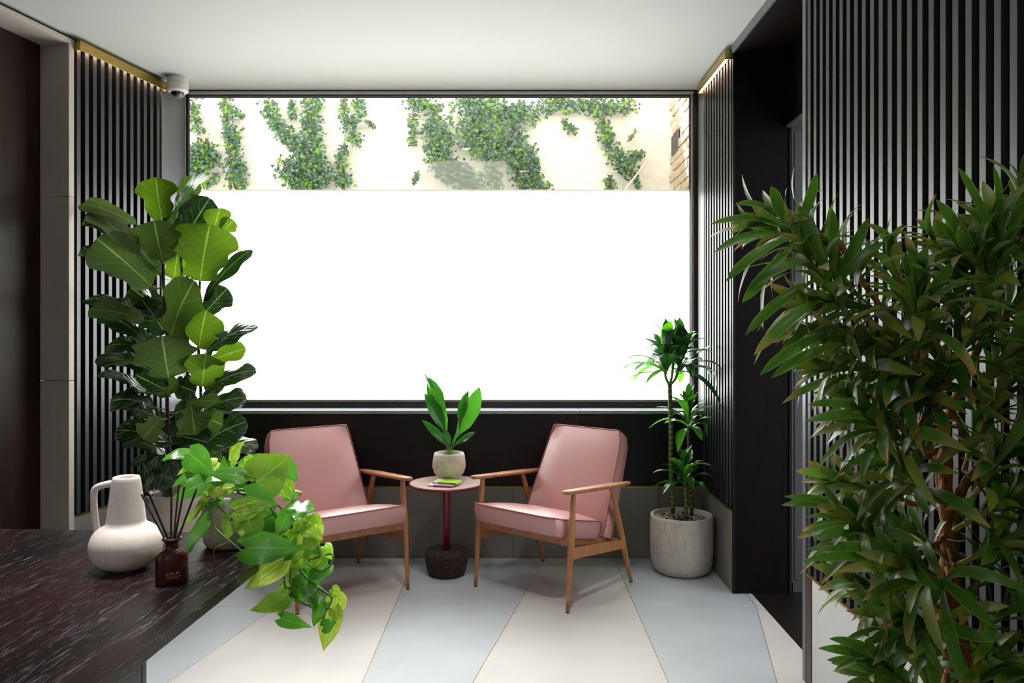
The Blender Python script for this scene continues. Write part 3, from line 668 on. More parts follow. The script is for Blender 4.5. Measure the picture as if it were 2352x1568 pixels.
def make_chair():
    root = empty('armchair')
    cushion(.263, .245, [(-.057, .441), (.372, .345), (.345, .262), (-.045, .352)], 'seat', root, .028)
    cushion(.262, .225, [(.345, .275), (.586, .780), (.655, .735), (.425, .245)], 'backrest', root, .014)
    for s in (-1, 1):
        lg = MB().tube(catmull([(s * .286, .052, .556), (s * .287, .042, .45), (s * .289, .03, .33), (s * .2895, .015, .18), (s * .289, .002, .018)], 4), [.0112] + [.0112 + .0065 * (i / 8) for i in range(1, 8)] + [.0177 - .0088 * (i / 8) for i in range(9)], 14).build('leg', 'oak', root, smooth=True)
        MB().lathe([(.0095, .006), (.0095, .020)], 14, (s * .289, .001)).build('foot_cap', 'cap', lg); MB().lathe([(.0088, 0), (.0088, .006)], 14, (s * .289, .001)).build('foot_pad', 'foot', lg)
        lg = MB().tube(catmull([(s * .286, .375, .532), (s * .287, .42, .42), (s * .288, .470, .27), (s * .288, .525, .12), (s * .288, .565, .016)], 4), [.0115] + [.0115 + .007 * (i / 8) for i in range(1, 8)] + [.0185 - .009 * (i / 8) for i in range(9)], 14).build('leg', 'oak', root, smooth=True)
        MB().lathe([(.0095, .006), (.0095, .020)], 14, (s * .288, .567)).build('foot_cap', 'cap', lg); MB().lathe([(.0088, 0), (.0088, .006)], 14, (s * .288, .567)).build('foot_pad', 'foot', lg)
        paddle(s).build('armrest', 'oak', root, smooth=True)
        MB().add([(s * .288 + e, d, z) for e in (-.010, .010) for d, z in ((.018, .243), (.018, .293), (.478, .240), (.490, .194))], [(0, 1, 2, 3), (7, 6, 5, 4), (0, 4, 5, 1), (1, 5, 6, 2), (2, 6, 7, 3), (3, 7, 4, 0)]).build('stretcher', 'oak', root, bevel=.002)
        MB().add([(s * .225 + e, d, z) for e in (-.011, .011) for d, z in ((.02, .300), (.02, .345), (.44, .262), (.44, .215))], [(0, 1, 2, 3), (7, 6, 5, 4), (0, 4, 5, 1), (1, 5, 6, 2), (2, 6, 7, 3), (3, 7, 4, 0)]).build('side_rail', 'oak', root, bevel=.002)
        MB().add([(s * .150 + e, d, z) for e in (-.014, .014) for d, z in ((.425, .225), (.412, .25), (.640, .70), (.655, .69))], [(0, 1, 2, 3), (7, 6, 5, 4), (0, 4, 5, 1), (1, 5, 6, 2), (2, 6, 7, 3), (3, 7, 4, 0)]).build('back_stile', 'oak', root, bevel=.002)
    MB().box((-.285, .018, .302), (.285, .040, .345)).build('front_rail', 'oak', root, bevel=.003)
    MB().box((-.282, .428, .205), (.282, .450, .250)).build('rear_rail', 'oak', root, bevel=.003)
    MB().box((-.165, .635, .66), (.165, .655, .70)).build('back_rail', 'oak', root, bevel=.003)
    return root
def copy_tree(o, parent=None):
    c = o.copy(); C.objects.link(c); c.parent = parent
    for ch in o.children: copy_tree(ch, c)
    return c
ch = make_chair(); ch.location = (.0358, 3.7973, 0); ch.rotation_euler = (0, 0, R(-39.72))
tag(ch, 'pink wooden-armed armchair on the right of the small round table', 'armchair', 'pink armchairs')
c2 = copy_tree(ch); c2.location = (-.7601, 3.7672, 0); c2.rotation_euler = (0, 0, R(36.53))
tag(c2, 'pink wooden-armed armchair on the left, behind the trailing plant', 'armchair')

# ================================================================ SIDE TABLE
tx, ty = -.352, 4.18
root = empty('side_table', (tx, ty, 0)); tag(root, 'small round crimson side table on a dark cork base between the armchairs', 'table')
MB().lathe([(.001, 0), (.085, 0), (.097, .006), (.106, .03), (.117, .10), (.119, .115), (.114, .128), (.103, .134), (.03, .135), (.028, .125), (.001, .125)], 48).build('cork_base', 'cork', root, smooth=True)
MB().lathe([(.0175, .126), (.0175, .36), (.0185, .42), (.022, .455), (.030, .472), (.032, .476)], 28).build('pedestal', 'crimson', root, smooth=True)
MB().lathe([(.03, .474), (.16, .474), (.192, .479), (.201, .485), (.2035, .490), (.201, .494), (.1955, .4945), (.1955, .490), (.001, .490)], 64).build('table_rim', 'crimson', root, auto=40)
MB().lathe([(.001, .4902), (.1952, .4902), (.1952, .4925), (.001, .4925)], 64).build('table_top', 'tabletop', root)
ZT = .4926
def book(label, cen, ang, z, Lx, Wy, th, cover, spine, band):
    r = empty('notebook', (cen[0], cen[1], z), ang); tag(r, label, 'book', 'notebooks on the side table')
    mc = plain(cover + '_cover', cover, .5); ms = plain(spine + '_spine', spine, .5); mp = plain('paper_' + cover, 'e6e2dc', .8)
    x0, x1, y0, y1 = -Lx / 2, Lx / 2, -Wy / 2, Wy / 2; e = .0012
    MB().box((x0 + .002, y0 + .001, e), (x1 - .002, y1 - .002, th - e)).build('pages', mp, r)
    MB().box((x0 + .032, y0, th - e), (x1, y1, th)).build('front_cover', mc, r); MB().box((x0 + .032, y0, 0), (x1, y1, e)).build('back_cover', mc, r)
    MB().box((x0 + .032, y0 - e, 0), (x1, y0, th)).build('spine', ms, r)
    o = MB().box((x0, y0, th - e), (x0 + .032, y1, th)).box((x0, y0, 0), (x0 + .032, y1, e)).box((x0, y0 - e, 0), (x0 + .032, y0, th)).build('white_band', 'camera_white', r)
    MB().box((x0 + .010, y0 - e - .0004, th * .35), (x0 + .0135, y0 - e, th * .65)).build('dot', 'black', r)
    t_ = bpy.data.curves.new('title', 'FONT'); t_.body = band; t_.size = .006; t_.extrude = .0001
    return r
book('purple notebook lying underneath on the round table', (tx - .015, ty - .085, 0), R(-14), ZT, .135, .085, .0105, 'c9a2cf', '8d2468', 'x')
book('lime green notebook lying on top of the purple one', (tx + .010, ty - .062, 0), R(-16), ZT + .0107, .135, .090, .011, 'a6d23c', '8a9a10', 'x')

# potted aspidistra on the table
px_, py_ = (1031.5 - CX) * 4.24 / F, 4.24
root = empty('aspidistra', (px_, py_, ZT)); tag(root, 'broad-leaved aspidistra in a rounded speckled pot on the small round table', 'potted plant')
OA = Vector((px_, py_, ZT)); zt = HC - (1039 - VH) * 4.24 / F - ZT
MB().lathe([(.001, 0), (.054, 0), (.056, .004), (.054, .012), (.066, .022), (.082, .045), (.0905, .075), (.089, .105), (.0845, zt - .012), (.0785, zt), (.071, zt), (.069, zt - .02), (.001, zt - .021)], 48).build('pot', 'pot_smooth', root, smooth=True)
MB().lathe([(.001, zt - .019), (.0695, zt - .019), (.069, zt - .022)], 32).build('soil', 'soil', root)
rnd = random.Random(3)
def aleaf(bu, bv, tu, tv, w, roll=0, dy=0, bend=.06, fold=.25, droop=0, mat='aspi', Y=4.24, wavek=.02, flip=False):
    b = P(bu, bv, Y); tp = P(tu, tv, Y + dy); n = Vector((math.sin(R(roll)), -math.cos(R(roll)), .25))
    if flip: n = -n
    leaf_mesh([leaf_geo(b, tp, n, w * .86 * Y / F, 'aspi', bend, fold, wavek, 12, 2, rnd, droop)], 'leaf', mat, root, OA)
    s0 = Vector((px_ + rnd.uniform(-.012, .012), py_ + rnd.uniform(-.01, .01), ZT + zt - .025))
    MB().tube(catmull([s0, s0.lerp(b, .5) + Vector((0, 0, .008)), b], 4), .0022, 6).build('stem', 'stem', root, smooth=True, off=OA)
aleaf(1025, 990, 973, 855, 24, 55, .02, .03); aleaf(1022, 965, 985, 866, 44, 10, .05, -.05, .15)
aleaf(1029, 1010, 987, 885, 40, -10, -.03, .05, .3, flip=True); aleaf(1024, 1000, 975, 903, 38, 25, -.02, .08)
aleaf(1040, 1015, 1102, 888, 52, -15, -.02, .07, .3, flip=True); aleaf(1055, 985, 1076, 897, 32, -30, .03, .05)
aleaf(1033, 1030, 969, 964, 24, 20, -.05, .10, .3); aleaf(1036, 1028, 1092, 991, 17, 0, .05, .12, .3); aleaf(1030, 1032, 1022, 985, 26, 0, -.02, .04)

# ================================================================ DRACAENA IN THE CORNER POT
dx, dy_ = .922, 4.225; rnd = random.Random(8)
root = empty('cane_dracaena', (dx, dy_, 0)); OD = Vector((dx, dy_, 0)); tag(root, 'three-caned dracaena in a round pale cement pot in the corner under the window', 'potted plant')
MB().lathe([(.001, 0), (.112, 0), (.132, .006), (.150, .022), (.163, .052), (.1685, .10), (.170, .20), (.1685, .30), (.166, .312), (.158, .314), (.149, .309), (.149, .27), (.001, .27)], 56).build('pot', 'pot_rough', root, smooth=True)
MB().lathe([(.001, .285), (.150, .283)], 32).build('soil', 'soil', root)
pb = [MB(), MB()]
for k in range(620):
    w = rnd.uniform(0, 6.28); r = .144 * math.sqrt(rnd.random()); dk = 1 if (r < .06 and rnd.random() < .6) or rnd.random() < .06 else 0
    s = rnd.uniform(.0035, .007) * (1.3 if dk else 1); x, y = r * math.cos(w), r * math.sin(w); z = .286 + rnd.uniform(0, .004)
    pb[dk].add([(x + s, y, z), (x, y + s, z), (x - s, y, z), (x, y - s, z), (x + rnd.uniform(-.3, .3) * s, y, z + s * .8), (x, y, z - s)], [(0, 1, 4), (1, 2, 4), (2, 3, 4), (3, 0, 4), (1, 0, 5), (2, 1, 5), (3, 2, 5), (0, 3, 5)])
o = pb[0].build('gravel', 'pebble', root, smooth=True); o['kind'] = 'stuff'; o = pb[1].build('dark_gravel', 'pebble_dark', root, smooth=True); o['kind'] = 'stuff'
MB().lathe([(.001, -.007), (.012, -.004), (.016, .003), (.010, .010), (.001, .012)], 14).build('stone', 'black', root, smooth=True); root.children[-1].location = (-.02, -.06, .293)
def strap_rosette(root, off, c, n, Lr, wr, mat, mat2, up=.2, top=88, bot=-25, twist=0, tips=None, fold=.28, axis=Vector((0, 0, 1)), bendr=(.08, .2), keep=None, jit=1, nt=9, stem_lo=.05, limes=.2, pw=.85, prof='strap', dr=.28):
    """leaves spiral up an axis: upright in the heart, arching out and drooping lower down"""
    axis = Vector(axis).normalized(); a1 = axis.orthogonal().normalized(); a2 = axis.cross(a1)
    for i in range(n):
        k = i / max(1, n - 1); w = twist + i * 2.39996 + rnd.uniform(-.25, .25) * jit
        el = R(bot + (top - bot) * k ** pw + rnd.uniform(-10, 10) * jit)
        out = a1 * math.cos(w) + a2 * math.sin(w); d = (out * math.cos(el) + axis * math.sin(el)).normalized()
        L_ = Lr * rnd.uniform(.78, 1.12) * (1 - .25 * k); b = Vector(c) + axis * (stem_lo * (k - .8)) + out * .004
        tp = b + d * L_; nrm = (axis * math.cos(el) - out * math.sin(el)); 
        g = leaf_geo(b, tp, nrm, wr * rnd.uniform(.85, 1.15), prof, rnd.uniform(*bendr), fold, .02, nt, 1 if nt < 9 else 2, rnd, rnd.uniform(.0, dr) * max(0, math.cos(el)))
        m = mat2 if rnd.random() < limes else mat
        if keep is not None: keep.append((g, m))
        else: leaf_mesh([g], 'leaf', m, root, off)
def cane(pts, r):
    pp = catmull(pts, 5); MB().tube(pp, r, 12).build('cane', 'cane', root, smooth=True, off=OD)
cane([P(1546, 1180, 4.24), P(1541, 1080, 4.24), P(1541, 980, 4.24), P(1538, 880, 4.24)], .0125)
cane([P(1589, 1182, 4.27), P(1584, 1080, 4.27), P(1582, 1010, 4.27), P(1582, 975, 4.27)], .0105)
cane([P(1577, 1192, 4.17), P(1574, 1120, 4.17), P(1573, 1090, 4.17)], .0105)
for a, b, c in (((1538, 885), (1528, 862), (1532, 835)), ((1539, 885), (1552, 868), (1560, 835)), ((1538, 885), (1544, 860), (1546, 830))):
    MB().tube(catmull([P(*a, 4.24), P(*b, 4.22), P(*c, 4.24)], 4), .0075, 8).build('branch', 'stem', root, smooth=True, off=OD)
strap_rosette(root, OD, P(1530, 835, 4.20), 26, .31, .058, 'dracaena', 'dracaena_lime', top=88, bot=-8, twist=2.2, stem_lo=.08, prof='lance', pw=1.15, bendr=(.08, .22))
strap_rosette(root, OD, P(1562, 832, 4.22), 26, .31, .058, 'dracaena', 'dracaena_lime', top=88, bot=-8, twist=.5, stem_lo=.08, prof='lance', pw=1.15, bendr=(.08, .22))
strap_rosette(root, OD, P(1582, 962, 4.24), 24, .235, .047, 'dracaena', 'dracaena_lime', top=86, bot=-12, twist=1, stem_lo=.07, limes=.3, pw=1.15, prof='lance')
strap_rosette(root, OD, P(1573, 1090, 4.16), 22, .20, .046, 'dracaena', 'dracaena_lime', top=84, bot=-8, twist=2, stem_lo=.06, limes=.15, pw=1.15, prof='lance')

# ================================================================ FIDDLE LEAF FIG
rnd = random.Random(21); FY = 3.74
OF = Vector(((408 - CX) * FY / F, FY, 0)); root = empty('fiddle_leaf_fig', OF); tag(root, 'tall fiddle-leaf fig in a beige planter against the left slatted wall', 'potted plant')
ph = .545
MB().lathe([(.001, 0), (.125, 0), (.138, .01), (.163, .30), (.176, ph - .01), (.174, ph), (.160, ph), (.157, ph - .05), (.001, ph - .05)], 56).build('planter', 'planter', root, smooth=True)
MB().lathe([(.001, ph - .03), (.158, ph - .032)], 32).build('soil', 'soil', root)
def ftube(name, pts, r0, r1, mat='bark', n=8):
    pp = catmull(pts, 5); k = len(pp) - 1
    return MB().tube(pp, [r0 + (r1 - r0) * i / k for i in range(k + 1)], n).build(name, mat, root, smooth=True, off=OF)
T1 = [P(392, 1150, 3.74), P(389, 1040, 3.74), P(384, 920, 3.73), P(386, 800, 3.72), P(376, 660, 3.71), P(376, 560, 3.71), P(378, 500, 3.71)]
T2 = [P(470, 1150, 3.77), P(464, 1040, 3.77), P(462, 920, 3.77), P(456, 800, 3.77), P(457, 690, 3.76), P(462, 600, 3.75), P(455, 560, 3.75)]
ftube('trunk', T1, .011, .006); ftube('trunk', T2, .010, .005); ftube('trunk', [P(420, 1150, 3.80), P(425, 1000, 3.83), P(432, 800, 3.82), P(420, 640, 3.80), P(415, 560, 3.80)], .009, .005)
def near_trunk(u, v, y):
    best = min((abs(P(0, 0, 1).z) * 0 + (p - P(u, v, y)).length, i, j) for j, T in enumerate((T1, T2)) for i, p in enumerate(catmull(T, 6)))
    return catmull((T1, T2)[best[2]], 6)[best[1]]
# base u v, tip u v, width px, roll (turn about the spine), depth offset base, tip, underside?, young?
FIG = [
 (374,513,357,407,84,0,0,-.05,1,1,.03),(388,512,470,398,62,66,.0,-.02,1,1,.05),(388,600,482,455,78,-25,.08,.12,0,0,.06),(402,512,446,404,52,20,.08,.10,1,0,-.04),
 (312,516,184,466,46,52,-.02,.02,1,0,.12),(372,630,205,485,66,40,-.03,-.02,1,0,.10),(330,565,170,480,52,30,.05,.06,0,0,.10),(374,598,354,507,100,0,-.06,-.10,1,0,.04),
 (460,645,482,515,122,-5,-.06,-.10,1,1,.05),(490,538,505,478,58,0,.02,.05,1,1,.04),(506,540,536,505,34,0,.04,.05,1,1,.03),(347,656,222,548,98,10,-.08,-.10,1,0,.08),
 (335,662,181,566,50,50,.0,.02,0,0,.10),(345,682,242,624,56,60,-.03,0,0,0,.10),(391,774,446,644,92,12,-.12,-.18,1,0,.08),(466,690,577,573,50,30,-.02,.0,0,0,.06),
 (463,726,522,662,52,-20,0,.03,0,0,.05),(457,799,474,712,92,0,-.06,-.10,1,1,.04),(330,735,204,710,54,48,-.06,-.08,1,0,.12),(335,728,194,688,56,55,.02,.04,0,0,.12),
 (380,765,325,685,78,25,.06,.06,0,0,.05),(345,792,236,722,58,40,0,.04,0,0,.10),(467,818,592,748,66,35,-.02,-.02,0,0,.10),(468,838,564,800,48,30,-.05,-.06,1,1,.08),
 (388,867,372,772,112,-5,-.10,-.16,1,0,.05),(465,887,473,812,80,0,-.05,-.10,1,1,.05),(466,908,588,850,54,45,-.02,-.04,0,0,.12),(335,802,243,796,44,40,.02,.02,0,0,.14),
 (350,852,224,822,54,45,-.02,0,0,0,.10),(330,838,243,838,34,50,-.05,-.06,1,0,.12),(335,900,228,856,44,50,-.02,-.02,0,0,.12),(352,932,254,922,52,25,-.02,-.02,0,0,.18),
 (356,955,300,938,36,40,-.04,-.08,0,0,.12),(384,905,408,872,38,10,-.08,-.12,1,0,.05),(430,928,503,922,36,30,-.08,-.14,1,0,.12),(440,932,448,998,66,0,-.10,-.18,1,0,.05),
 (465,952,512,975,52,0,-.08,-.14,1,0,.10),(470,942,566,912,56,20,-.02,-.02,0,0,.10),(470,1022,566,968,60,25,-.02,-.04,0,0,.12),(368,962,328,1008,50,-10,-.08,-.12,1,0,.05),
 (395,1018,264,988,52,40,-.04,-.04,0,0,.16),(378,1042,283,1016,40,40,0,.02,0,0,.14),(480,1052,594,1022,52,35,-.04,-.04,0,0,.14),(398,1000,478,1016,58,10,-.10,-.14,0,0,.10),
 (478,1040,500,1066,46,0,-.06,-.10,1,0,.08),(470,620,492,545,60,10,.05,.06,1,1,.04),(400,640,412,560,66,0,.05,.06,1,1,.03),(388,730,300,660,62,20,.10,.10,0,0,.06),
 (440,760,430,680,60,0,.08,.08,0,0,.04),(392,840,300,770,66,30,.06,.08,0,0,.06),(440,880,505,830,60,10,.08,.10,0,0,.06),(390,900,310,860,62,20,.06,.08,0,0,.08),
 (400,880,450,900,60,0,.0,-.03,0,0,.08),(390,985,330,960,58,10,.06,.06,0,0,.08),(430,960,400,1010,60,0,.04,.02,0,0,.08),(450,1010,530,1030,60,10,.06,.08,0,0,.08),
 (400,950,460,930,60,0,.08,.06,0,0,.08),(388,1060,330,1060,50,20,.02,.0,0,0,.12),(455,1060,430,1095,50,0,0,-.03,0,0,.08),(360,700,290,720,50,30,.08,.1,0,0,.08),
 (375,810,420,750,60,10,.06,.04,0,0,.05),(470,760,520,790,48,20,.05,.06,0,0,.08),(460,860,515,890,50,10,.06,.08,0,0,.08),(385,1085,440,1085,44,20,-.02,-.03,0,0,.1),
]
for (bu, bv, tu, tv, w, roll, d0, d1, und, yng, bend) in FIG:
    b = P(bu, bv, FY + d0); tp = P(tu, tv, FY + d1); sg = 1 if (tu < bu) else -1
    n = Matrix.Rotation(R(roll) * sg, 3, (tp - b).normalized()) @ Vector((rnd.uniform(-.35, .35), -1, rnd.uniform(-.1, .5)))
    if und: n = -n
    leaf_mesh([leaf_geo(b, tp, n, w * FY / F * 1.22, 'fig', bend * (1 if not und else -.6), .14, .062, 16, 4, rnd, .0, .22, .13)], 'leaf', 'fig_bright' if yng else 'fig', root, OF)
    q = near_trunk(bu, bv, FY + d0)
    if (q - b).length > .012: ftube('petiole', [q, q.lerp(b, .6) + Vector((0, 0, -.006)), b], .003, .0024, 'stem', 6)
# low vine leaves growing in the same planter
for k in range(46):
    u = rnd.uniform(310, 425); v = rnd.uniform(1048, 1165) if u > 330 else rnd.uniform(1085, 1150); y = 3.60 + rnd.uniform(-.06, .10)
    if v > 1125 and u > 350: continue
    b = P(u, v, y); an = rnd.uniform(0, 6.28); L_ = rnd.uniform(.045, .085); tp = b + Vector((math.cos(an) * L_, rnd.uniform(-.03, .01), math.sin(an) * L_ - .02))
    leaf_mesh([leaf_geo(b, tp, (rnd.uniform(-.5, .5), -1, rnd.uniform(.1, .9)), L_ * .72, 'heart', .08, .2, .04, 7, 2, rnd)], 'small_leaf', 'fig', root, OF)
for k in range(9):
    u = rnd.uniform(330, 400); ftube('tendril', [P(u + rnd.uniform(-8, 8), 1142, 3.63), P(u + rnd.uniform(-10, 10), 1110, 3.61), P(u + rnd.uniform(-22, 12), 1065, 3.60)], .0016, .001, 'stem', 5)

# ================================================================ DESK AND WHAT STANDS ON IT
ZD = .74
root = empty('desk', (-.622, 2.2145, 0), R(-3.8)); tag(root, 'large black stained oak desk with visible grain in the left foreground', 'desk')
MB().box((-1.62, -1.75, ZD - .027), (-.0815, 0, ZD)).build('desktop_board', 'desk', root, bevel=.0015)
MB().box((-.0805, -1.75, ZD - .027), (0, 0, ZD)).build('desktop_edge', 'desk', root, bevel=.0018)
MB().box((-1.6, -1.72, ZD - .050), (-.06, -.03, ZD - .028)).build('apron', 'deskside', root, bevel=.001)
MB().box((-.62, -1.6, 0), (-.008, -.786, ZD - .028)).build('pedestal', 'deskpanel', root, bevel=.001)
MB().box((-.62, -.783, 0), (-.008, -.768, ZD - .028)).build('end_panel', 'deskpanel', root, bevel=.001)
# jug
jx, jy = P(290, 1300, 1.90).x, 1.90; rnd = random.Random(2)
root = empty('jug', (jx, jy, ZD), R(0)); tag(root, 'pale sandy ceramic jug with a round body and one handle on the desk', 'jug')
body_ = [(.0835 * math.cos(R(a)) ** .66, .057 + .056 * math.sin(R(a))) for a in range(-66, 61, 6)]
MB().lathe([(.001, .0), (.036, .0)] + body_ + [(.0462, .1085), (.0448, .118), (.042, .140), (.0395, .160), (.037, .180), (.0345, .200), (.0325, .214), (.0315, .220), (.0295, .2238), (.0270, .2245), (.0245, .2232), (.0232, .219), (.0225, .214), (.028, .18), (.001, .175)], 64).build('body', 'ceramic', root, smooth=True)
MB().tube(catmull([(-.028, .0, .208), (-.050, 0, .204), (-.071, -.0, .197), (-.079, 0, .184), (-.079, 0, .15), (-.076, 0, .118), (-.071, 0, .086), (-.066, .0, .074)], 6), .0085, 12).build('handle', 'ceramic', root, smooth=True)
# diffuser
bx, by = P(395, 1340, 1.79).x, 1.79
root = empty('diffuser_bottle', (bx, by, ZD), R(20)); tag(root, 'small amber glass diffuser bottle with pale lettering beside the jug', 'bottle')
mb = MB(); 
def sup(a, b, z, n=44, p=2.6):
    return [(a * math.copysign(abs(math.cos(2 * math.pi * j / n)) ** (2 / p), math.cos(2 * math.pi * j / n)), b * math.copysign(abs(math.sin(2 * math.pi * j / n)) ** (2 / p), math.sin(2 * math.pi * j / n)), z) for j in range(n)]
rows = [sup(.030, .0185, 0), sup(.0345, .022, .002), sup(.0355, .023, .006), sup(.0355, .023, .058), sup(.034, .0222, .066), sup(.028, .020, .074), sup(.017, .016, .079, p=2), sup(.0145, .0145, .082, p=2), sup(.0145, .0145, .096, p=2), sup(.017, .017, .0985, p=2), sup(.0215, .0215, .100, p=2), sup(.0222, .0222, .1025, p=2), sup(.021, .021, .1045, p=2), sup(.012, .012, .1045, p=2), sup(.0115, .0115, .085, p=2)]
for r_ in rows: mb.v += r_
n = 44
for i in range(len(rows) - 1):
    for j in range(n): mb.f.append((i * n + j, i * n + (j + 1) % n, (i + 1) * n + (j + 1) % n, (i + 1) * n + j))
mb.f += [tuple(range(n))[::-1], tuple(range((len(rows) - 1) * n, len(rows) * n))]
mb.build('bottle', 'amber', root, smooth=True)
def text(name, body, size, loc, parent, mat, rot=(R(90), 0, 0), bend=None):
    cu = bpy.data.curves.new(name, 'FONT'); cu.body = body; cu.size = size; cu.align_x = 'CENTER'; cu.align_y = 'CENTER'; cu.space_character = 1.25
    cu.extrude = .0001; o = bpy.data.objects.new(name, cu); C.objects.link(o); bpy.context.view_layer.update()
    me = bpy.data.meshes.new_from_object(o); bpy.data.objects.remove(o); me.materials.clear(); me.materials.append(M[mat])
    q = link(name, me, parent); q.location = loc; q.rotation_euler = rot; return q
text('lettering', 'CALM', .0098, (.003, -.0234, .028), root, 'print')
MB().box((-.013, -.0236, .0214), (.021, -.0230, .0218)).build('printed_line', 'print', root)
text('lettering', 'apothecary', .0046, (.003, -.0234, .018), root, 'print')
REEDS = [('black reed leaning furthest left', 325, 1135, 1.80), ('black reed second from the left', 342, 1133, 1.76), ('upright black reed in the middle of the bottle', 394, 1117, 1.80),
         ('black reed just right of the upright one', 411, 1113, 1.83), ('black reed second from the right', 424, 1116, 1.78), ('black reed leaning furthest right', 452, 1122, 1.76)]
for i, (lb, u, v, y) in enumerate(REEDS):
    a = Vector((bx + (i - 2.5) * .0028, by + (i % 2) * .004 - .002, ZD + .086)); tp = P(u, v, y)
    o = MB().tube([Vector((0, 0, 0)), tp - a], .0023, 8).build('reed', 'reed'); o.location = a; tag(o, lb, 'reed', 'black reeds in the diffuser bottle')

# ---------------------------------------------------------------- golden pothos
rnd = random.Random(5); qy = 2.10; qx = P(527, 0, qy).x
OP = Vector((qx, qy, ZD)); root = empty('pothos', OP); tag(root, 'bright green trailing pothos in a ribbed grey pot on the desk corner', 'potted plant')
MB().lathe([(.001, 0), (.048, 0), (.058, .003), (.066, .014), (.069, .035), (.0705, .09), (.0695, .136), (.067, .141), (.061, .141), (.060, .125), (.001, .125)], 48).build('pot', 'pot_lines', root, smooth=True)
MB().lathe([(.001, .131), (.061, .129)], 28).build('soil', 'soil', root)
def ptube(name, pts, r0, r1, mat='vinestem', n=7):
    pp = catmull(pts, 6); k = len(pp) - 1
    MB().tube(pp, [r0 + (r1 - r0) * i / k for i in range(k + 1)], n).build(name, mat, root, smooth=True, off=OP)
# base u,v,Y  tip u,v,Y  width px  roll  lime?  underside?  bend
PO = [
 (588,1108,2.02, 668,1044,2.02,108,-10,0,1,.06),(652,1066,2.06, 684,1106,2.04,44,0,0,0,.06),(530,1058,2.05, 562,1014,2.02,52,20,1,0,.06),(437,1042,2.08, 496,1094,2.00,64,0,0,0,.05),
 (434,1040,2.10, 370,1058,2.06,36,20,0,0,.12),(556,1094,2.00, 474,1088,1.98,44,10,0,0,.10),(446,1088,2.06, 394,1120,2.03,34,20,0,0,.08),(480,1104,2.02, 395,1147,1.98,56,0,0,0,.08),
 (528,1122,2.00, 462,1130,1.98,34,10,1,1,.08),(472,1140,2.02, 404,1214,2.00,36,35,0,1,.10),(440,1068,2.08, 406,1092,2.06,16,0,1,0,.08),(522,1086,2.06, 513,1046,2.04,30,0,0,0,.05),
 (541,1172,1.94, 625,1160,1.94,52,-15,1,0,.12),(566,1138,1.98, 642,1162,1.96,66,0,0,0,.06),(692,1155,2.02, 680,1196,1.98,66,0,0,0,.04),(684,1222,2.00, 738,1168,2.00,26,60,0,0,.05),
 (664,1176,2.00, 632,1238,1.98,46,10,0,0,.05),(700,1165,2.02, 672,1226,1.99,40,30,1,0,.06),(728,1206,2.02, 680,1252,2.00,52,0,1,1,.05),(566,1186,1.98, 592,1252,1.96,70,0,0,1,.04),
 (530,1188,1.97, 520,1242,1.96,46,10,0,1,.04),(565,1258,1.92, 694,1258,1.90,78,-5,0,0,.06),(474,1193,1.98, 424,1283,1.96,48,25,0,0,.08),(648,1288,1.96, 560,1353,1.93,62,5,1,1,.07),
 (712,1248,2.02, 740,1275,2.00,34,0,0,0,.06),(712,1290,2.02, 762,1262,2.00,46,20,1,0,.10),(752,1296,2.02, 704,1334,2.00,46,0,0,0,.08),(682,1260,2.04, 664,1330,2.02,52,0,0,1,.05),
 (657,1372,1.98, 574,1402,1.94,52,10,0,1,.07),(668,1346,2.02, 724,1374,2.00,42,-10,0,0,.08),(724,1368,2.00, 746,1428,1.98,38,25,0,0,.06),(646,1420,1.98, 717,1440,1.96,36,0,0,0,.10),
 (762,1400,2.00, 742,1496,1.97,60,5,1,1,.06),(774,1368,2.02, 768,1428,2.00,48,-15,1,1,.05),(764,1352,2.02, 784,1368,2.00,26,0,1,0,.05),(742,1440,1.97, 772,1428,1.98,34,0,0,0,.06),
 (650,1110,2.06, 668,1150,2.04,44,0,1,0,.05),(676,1128,2.08, 648,1152,2.06,34,0,0,0,.05),(520,1110,2.06, 575,1118,2.04,36,20,0,0,.08),(500,1062,2.08, 470,1090,2.06,40,0,1,0,.06),
 (640,1190,2.06, 610,1250,2.04,60,0,0,1,.05),(690,1290,2.06, 700,1330,2.05,50,0,0,0,.05),(715,1190,2.06, 738,1232,2.05,40,0,1,0,.05),(560,1080,2.12, 600,1040,2.12,50,0,0,0,.05),
 (590,1230,2.06, 560,1190,2.06,46,0,0,0,.05),(745,1255,2.05, 764,1286,2.03,34,0,1,0,.08),(690,1320,2.04, 742,1352,2.03,36,0,0,0,.08),(480,1068,2.1, 440,1100,2.1,44,0,0,0,.08),
 (650,1240,2.05, 720,1280,2.04,50,0,0,0,.06),(612,1120,2.1, 650,1090,2.1,48,0,0,1,.06),(600,1200,2.04, 650,1180,2.04,60,0,0,0,.06),
 (612,1228,2.03, 668,1205,2.0,60,10,0,1,.06),(590,1150,2.02, 560,1200,1.99,58,0,0,0,.08),(640,1255,2.03, 690,1215,2.0,54,15,1,0,.06),(670,1240,2.02, 640,1300,2.0,56,0,0,0,.08),(700,1265,2.0, 668,1300,1.98,44,10,1,0,.08),
 (735,1300,2.03, 716,1352,2.01,44,0,0,0,.06),(655,1340,2.02, 690,1385,2.0,46,0,0,1,.06),(705,1345,2.0, 728,1400,1.98,40,20,0,0,.08),(575,1075,2.08, 545,1110,2.03,46,10,0,0,.08),(610,1060,2.10, 640,1085,2.06,50,0,0,0,.06),
 (505,1095,2.0, 470,1125,1.97,46,10,0,0,.10),(560,1060,2.1, 590,1085,2.05,46,0,1,0,.08),(700,1200,2.0, 742,1240,1.98,50,0,1,0,.08),(722,1225,2.0, 700,1272,1.98,46,0,0,1,.06),(735,1395,1.98, 720,1440,1.96,32,10,0,0,.06),(510,1150,2.02, 470,1165,2.02,30,20,0,0,.08)]
